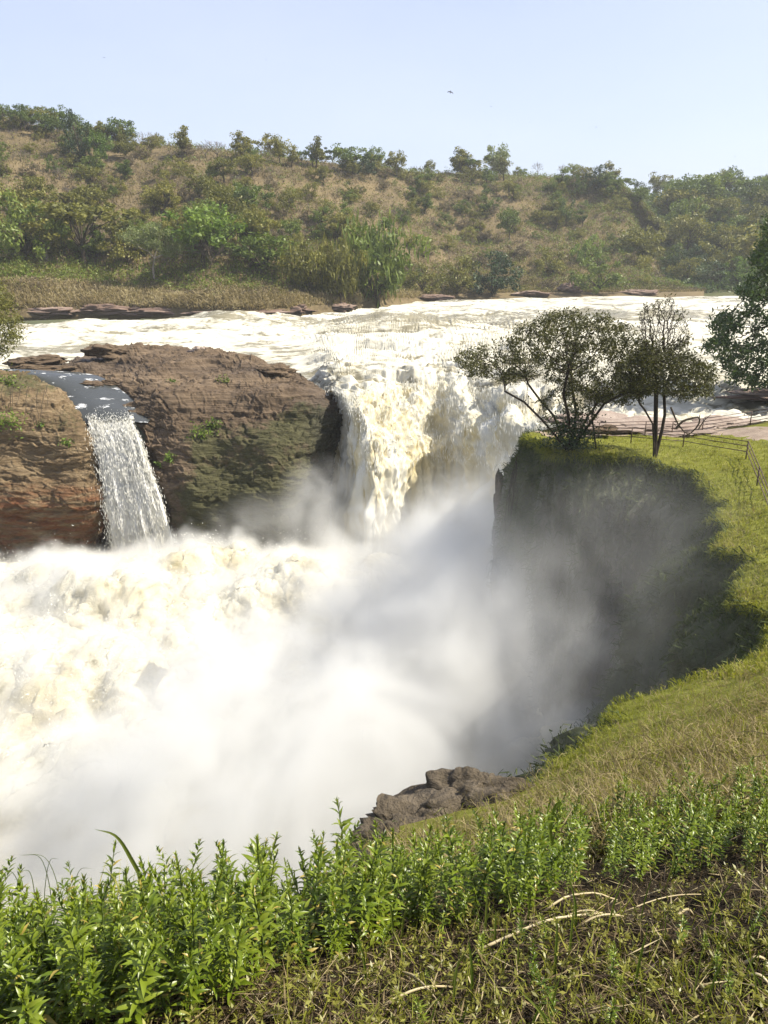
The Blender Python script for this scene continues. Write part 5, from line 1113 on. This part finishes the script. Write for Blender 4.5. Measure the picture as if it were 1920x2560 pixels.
C = scat(650, 2700, 2270, 2900, 2600, 413); k = len(C); V, Fb = blades(C, unit(rng.normal(size=(k, 3))*.45+np.array([0, 0, 1.])), rng.uniform(.04, .18, k), rng.uniform(.0012, .0032, k), .7)
tag(obj('litter_grass', mesh('litter_grass', V, Fb, M_grass, False, tint=np.repeat(np.clip(rng.normal(.55, .3, k), 0, 1), 5))), kind='stuff')
C = scat(-260, 470, 2200, 2345, 1500, 411); k = len(C); V, Fb = blades(C, unit(rng.normal(size=(k, 3))*.3+np.array([0, 0, 1.])), rng.uniform(.14, .40, k), rng.uniform(.0022, .005, k), .75)
tag(obj('rim_tuft_grass', mesh('rim_tuft_grass', V, Fb, M_grass, False, tint=np.repeat(np.clip(rng.normal(.75, .25, k), 0, 1), 5))), kind='stuff')
# ------------------------------------------------------------------ single grass blades and straw stalks in the foreground
M_blade = leafmat('grass_blade', [(.06, .10, .012), (.13, .18, .03), (.24, .26, .06)], .4, .35, .5, .5)
M_stalk = leafmat('straw_stalk', [(.30, .24, .12), (.42, .35, .20), (.52, .45, .29)], .1, .5, .4, .5)
def ribbon(pts, w, m, name, label, cat, group=None):
    pts = np.array(pts); q = cr1(pts, np.linspace(0, len(pts)-1, 18)); o0 = q[0].copy(); t = unit(np.gradient(q, axis=0)); side = unit(np.cross(t, np.array([.2, -1, .35]))); nn = np.cross(side, t)
    u = np.linspace(0, 1, 18); ww = w*np.clip(np.minimum(.45+u*3, 1)*(1-u**3), .03, 1)
    V = np.stack([q-side*ww[:, None]+nn*ww[:, None]*.35, q, q+side*ww[:, None]+nn*ww[:, None]*.35], 1)-o0
    o = obj(name, mesh(name, V, gfaces(18, 3), m, True, tint=np.full(54, .5)), None, tuple(o0)); return tag(o, label, cat, group)
def bl(pix, Y, w, label, m=M_blade):
    g_ = gz(*pix[0]); pts = [g_]+[P(x, y, g_[1]+Y*k/len(pix)) for k, (x, y) in enumerate(pix[1:], 1)]; ribbon(pts, w, m, 'grass_blade', label, 'grass')
bl([(402, 2330), (370, 2230), (330, 2150), (290, 2090), (236, 2073)], -.1, .010, 'longest single arching grass blade rising above the left patch')
bl([(120, 2540), (95, 2430), (70, 2350), (20, 2345), (-20, 2370)], -.1, .009, 'curved grass blade bending left at the lower left corner')
bl([(140, 2520), (140, 2420), (150, 2350), (185, 2305), (195, 2320)], -.1, .007, 'hooked grass blade beside the lower left curved blade')
bl([(200, 2480), (185, 2420), (170, 2380), (140, 2410)], -.1, .007, 'short bent grass blade at the lower left')
bl([(430, 2520), (400, 2440), (350, 2390), (300, 2400), (280, 2440)], -.1, .008, 'wide drooping grass blade in the left patch')
bl([(520, 2560), (470, 2470), (430, 2410), (360, 2350), (300, 2350)], -.1, .007, 'long grass blade arching left across the dark gap')
bl([(1390, 2190), (1375, 2100), (1385, 2020), (1400, 2010), (1355, 2060)], -.05, .008, 'folded yellow-green grass blade before the dry slope')
bl([(1388, 2200), (1380, 2120), (1372, 2050), (1378, 2040)], -.05, .010, 'broad upright yellow grass blade before the dry slope')
bl([(1240, 2110), (1236, 2060), (1228, 2045), (1215, 2075)], -.05, .006, 'small looped grass blade near the rim rock')
bl([(1750, 2180), (1765, 2080), (1775, 2010)], 0, .004, 'thin upright grass blade in the right patch')
bl([(1660, 2230), (1685, 2150), (1675, 2110), (1665, 2095)], 0, .005, 'crooked yellow grass blade in the right patch')
for px, py, dx, hgt in ((60, 2300, -60, 130), (110, 2290, 30, 150), (150, 2280, -80, 150), (180, 2285, 40, 120), (30, 2320, -50, 110), (210, 2290, -20, 90), (90, 2310, -30, 140), (250, 2300, 30, 80), (-20, 2330, 30, 140), (130, 2300, -60, 170)):
    bl([(px, py), (px+dx*.1, py-hgt*.5), (px+dx*.5, py-hgt*.92), (px+dx*1.3, py-hgt*.95)], -.05, .004, 'dark thin grass blade in the tuft at the left end of the rim', M_blade)
for k_, (px, py) in enumerate(zip(rng.uniform(900, 1950, 46), rng.uniform(2290, 2620, 46))):
    hgt = random.uniform(60, 190); dx = random.gauss(0, 30); g_ = gz(px, py); s_ = np.linalg.norm(g_-CAM)/F0
    pts = [g_, g_+np.array([dx*.3, 0, hgt*.55])*s_, g_+np.array([dx, 0, hgt])*s_]; ribbon(pts, random.uniform(.002, .0055), M_blade, 'grass_blade', 'upright green grass blade among the straw at the lower right', 'grass', 'upright blades among the straw')
for o in bpy.data.objects:
    if o.name.startswith('grass_blade') and 'dark thin' in o.get('label', ''): o['group'] = 'thin blades of the left tuft'
for (a, b, r_, lb) in (((1189, 2408), (1504, 2297), .0065, 'longest pale straw stalk lying across the litter'), ((1359, 2298), (1541, 2264), .005, 'pale straw stalk above the longest one'), ((1395, 2318), (1500, 2300), .003, 'thin straw stalk between the two pale stalks'), ((1440, 2330), (1555, 2314), .005, 'short pale stalk right of the longest stalk'), ((995, 2448), (1112, 2552), .005, 'straw stalk slanting down at the bottom centre'), ((1690, 2310), (1730, 2300), .007, 'broad dry husk lying at the lower right'), ((1850, 2447), (1915, 2425), .006, 'short straw piece at the right edge'), ((1860, 2470), (1925, 2480), .006, 'broken straw ends at the right edge'), ((960, 2540), (1130, 2500), .005, 'brownish stalk along the bottom centre'), ((1560, 2290), (1760, 2250), .003, 'long thin dark stalk above the herbs at right')):
    pa, pb = gz(*a), gz(*b); n_ = 9; t = np.linspace(0, 1, n_)[:, None]; q = pa*(1-t)+pb*t; q[:, 2] = np.maximum(q[:, 2], land_z(q[:, :2]))+.035+.03*np.sin(t[:, 0]*3.1)
    V, F = capped_tube(q-pa, np.linspace(r_, r_*.7, n_), 6); tag(obj('straw_stalk', mesh('straw_stalk', V, F, M_stalk, True, tint=rng.uniform(.3, .9, len(V))), None, tuple(pa)), lb, 'stalk')
# ------------------------------------------------------------------ birds
n = NT('dark_feathers'); M_bird = n.done(n.pbr((.02, .02, .024), .7))
def bird(px, py, Y, span, label, roll, group=None):
    p = P(px, py, Y); r = empty('bird', tuple(p), random.uniform(0, 3)); r.rotation_euler = (roll, .2, random.uniform(-.5, .5)); tag(r, label, 'bird', group); s = span
    x = np.linspace(-.32, .32, 9)*s; V, F = capped_tube(np.stack([0*x, x, 0*x], -1), s*np.array([.005, .03, .05, .06, .06, .055, .045, .03, .006]), 8); obj('body', mesh('body', V, F, M_bird), r)
    for sg in (-1, 1):
        u = np.linspace(0, 1, 8); lead = np.stack([sg*u*.5, .08+.06*u-.32*u**2.2, .05*np.sin(u*3)], -1)*s; tr_ = np.stack([sg*u*.5, -.08-.0*u-.22*u**2.2+.02*u, .05*np.sin(u*3)], -1)*s; tr_[-1] = lead[-1]+np.array([0, -.004*s, 0])
        up_ = np.array([0, 0, .006*s]); V = np.stack([lead, (lead+tr_)/2+up_*2, tr_], 1); obj('wing', mesh('wing', np.concatenate([V.reshape(-1, 3)]), gfaces(8, 3, sg > 0), M_bird, True), r)
bird(1126, 230, 55, .42, 'largest dark bird flying high in the middle of the sky', 1.1)
for k_, (px, py) in enumerate(((260, 144), (665, 150), (1228, 266), (1226, 338), (1325, 306), (1490, 318), (1650, 436), (1838, 392), (1913, 438))):
    bird(px, py, 150+k_*12, .5, 'tiny distant bird speck in the sky', random.uniform(-.6, .6), 'distant birds')
# ------------------------------------------------------------------ haze: the damp air over the gorge and the river
hz0, hz1 = np.array([-700., -420., -31.5]), np.array([900., 900., 125.])
V = np.array([[x, y, z] for x in (hz0[0], hz1[0]) for y in (hz0[1], hz1[1]) for z in (hz0[2], hz1[2])])
F = np.array([[0, 1, 3, 2], [4, 6, 7, 5], [0, 4, 5, 1], [2, 3, 7, 6], [0, 2, 6, 4], [1, 5, 7, 3]])
n = NT('haze'); pv = n.new('ShaderNodeVolumePrincipled'); pv.inputs['Color'].default_value = (.90, .95, 1, 1); pv.inputs['Density'].default_value = .0002; pv.inputs['Anisotropy'].default_value = .2
tag(obj('haze', mesh('haze', V, F, n.done(pv.outputs[0], True), False)), kind='stuff')
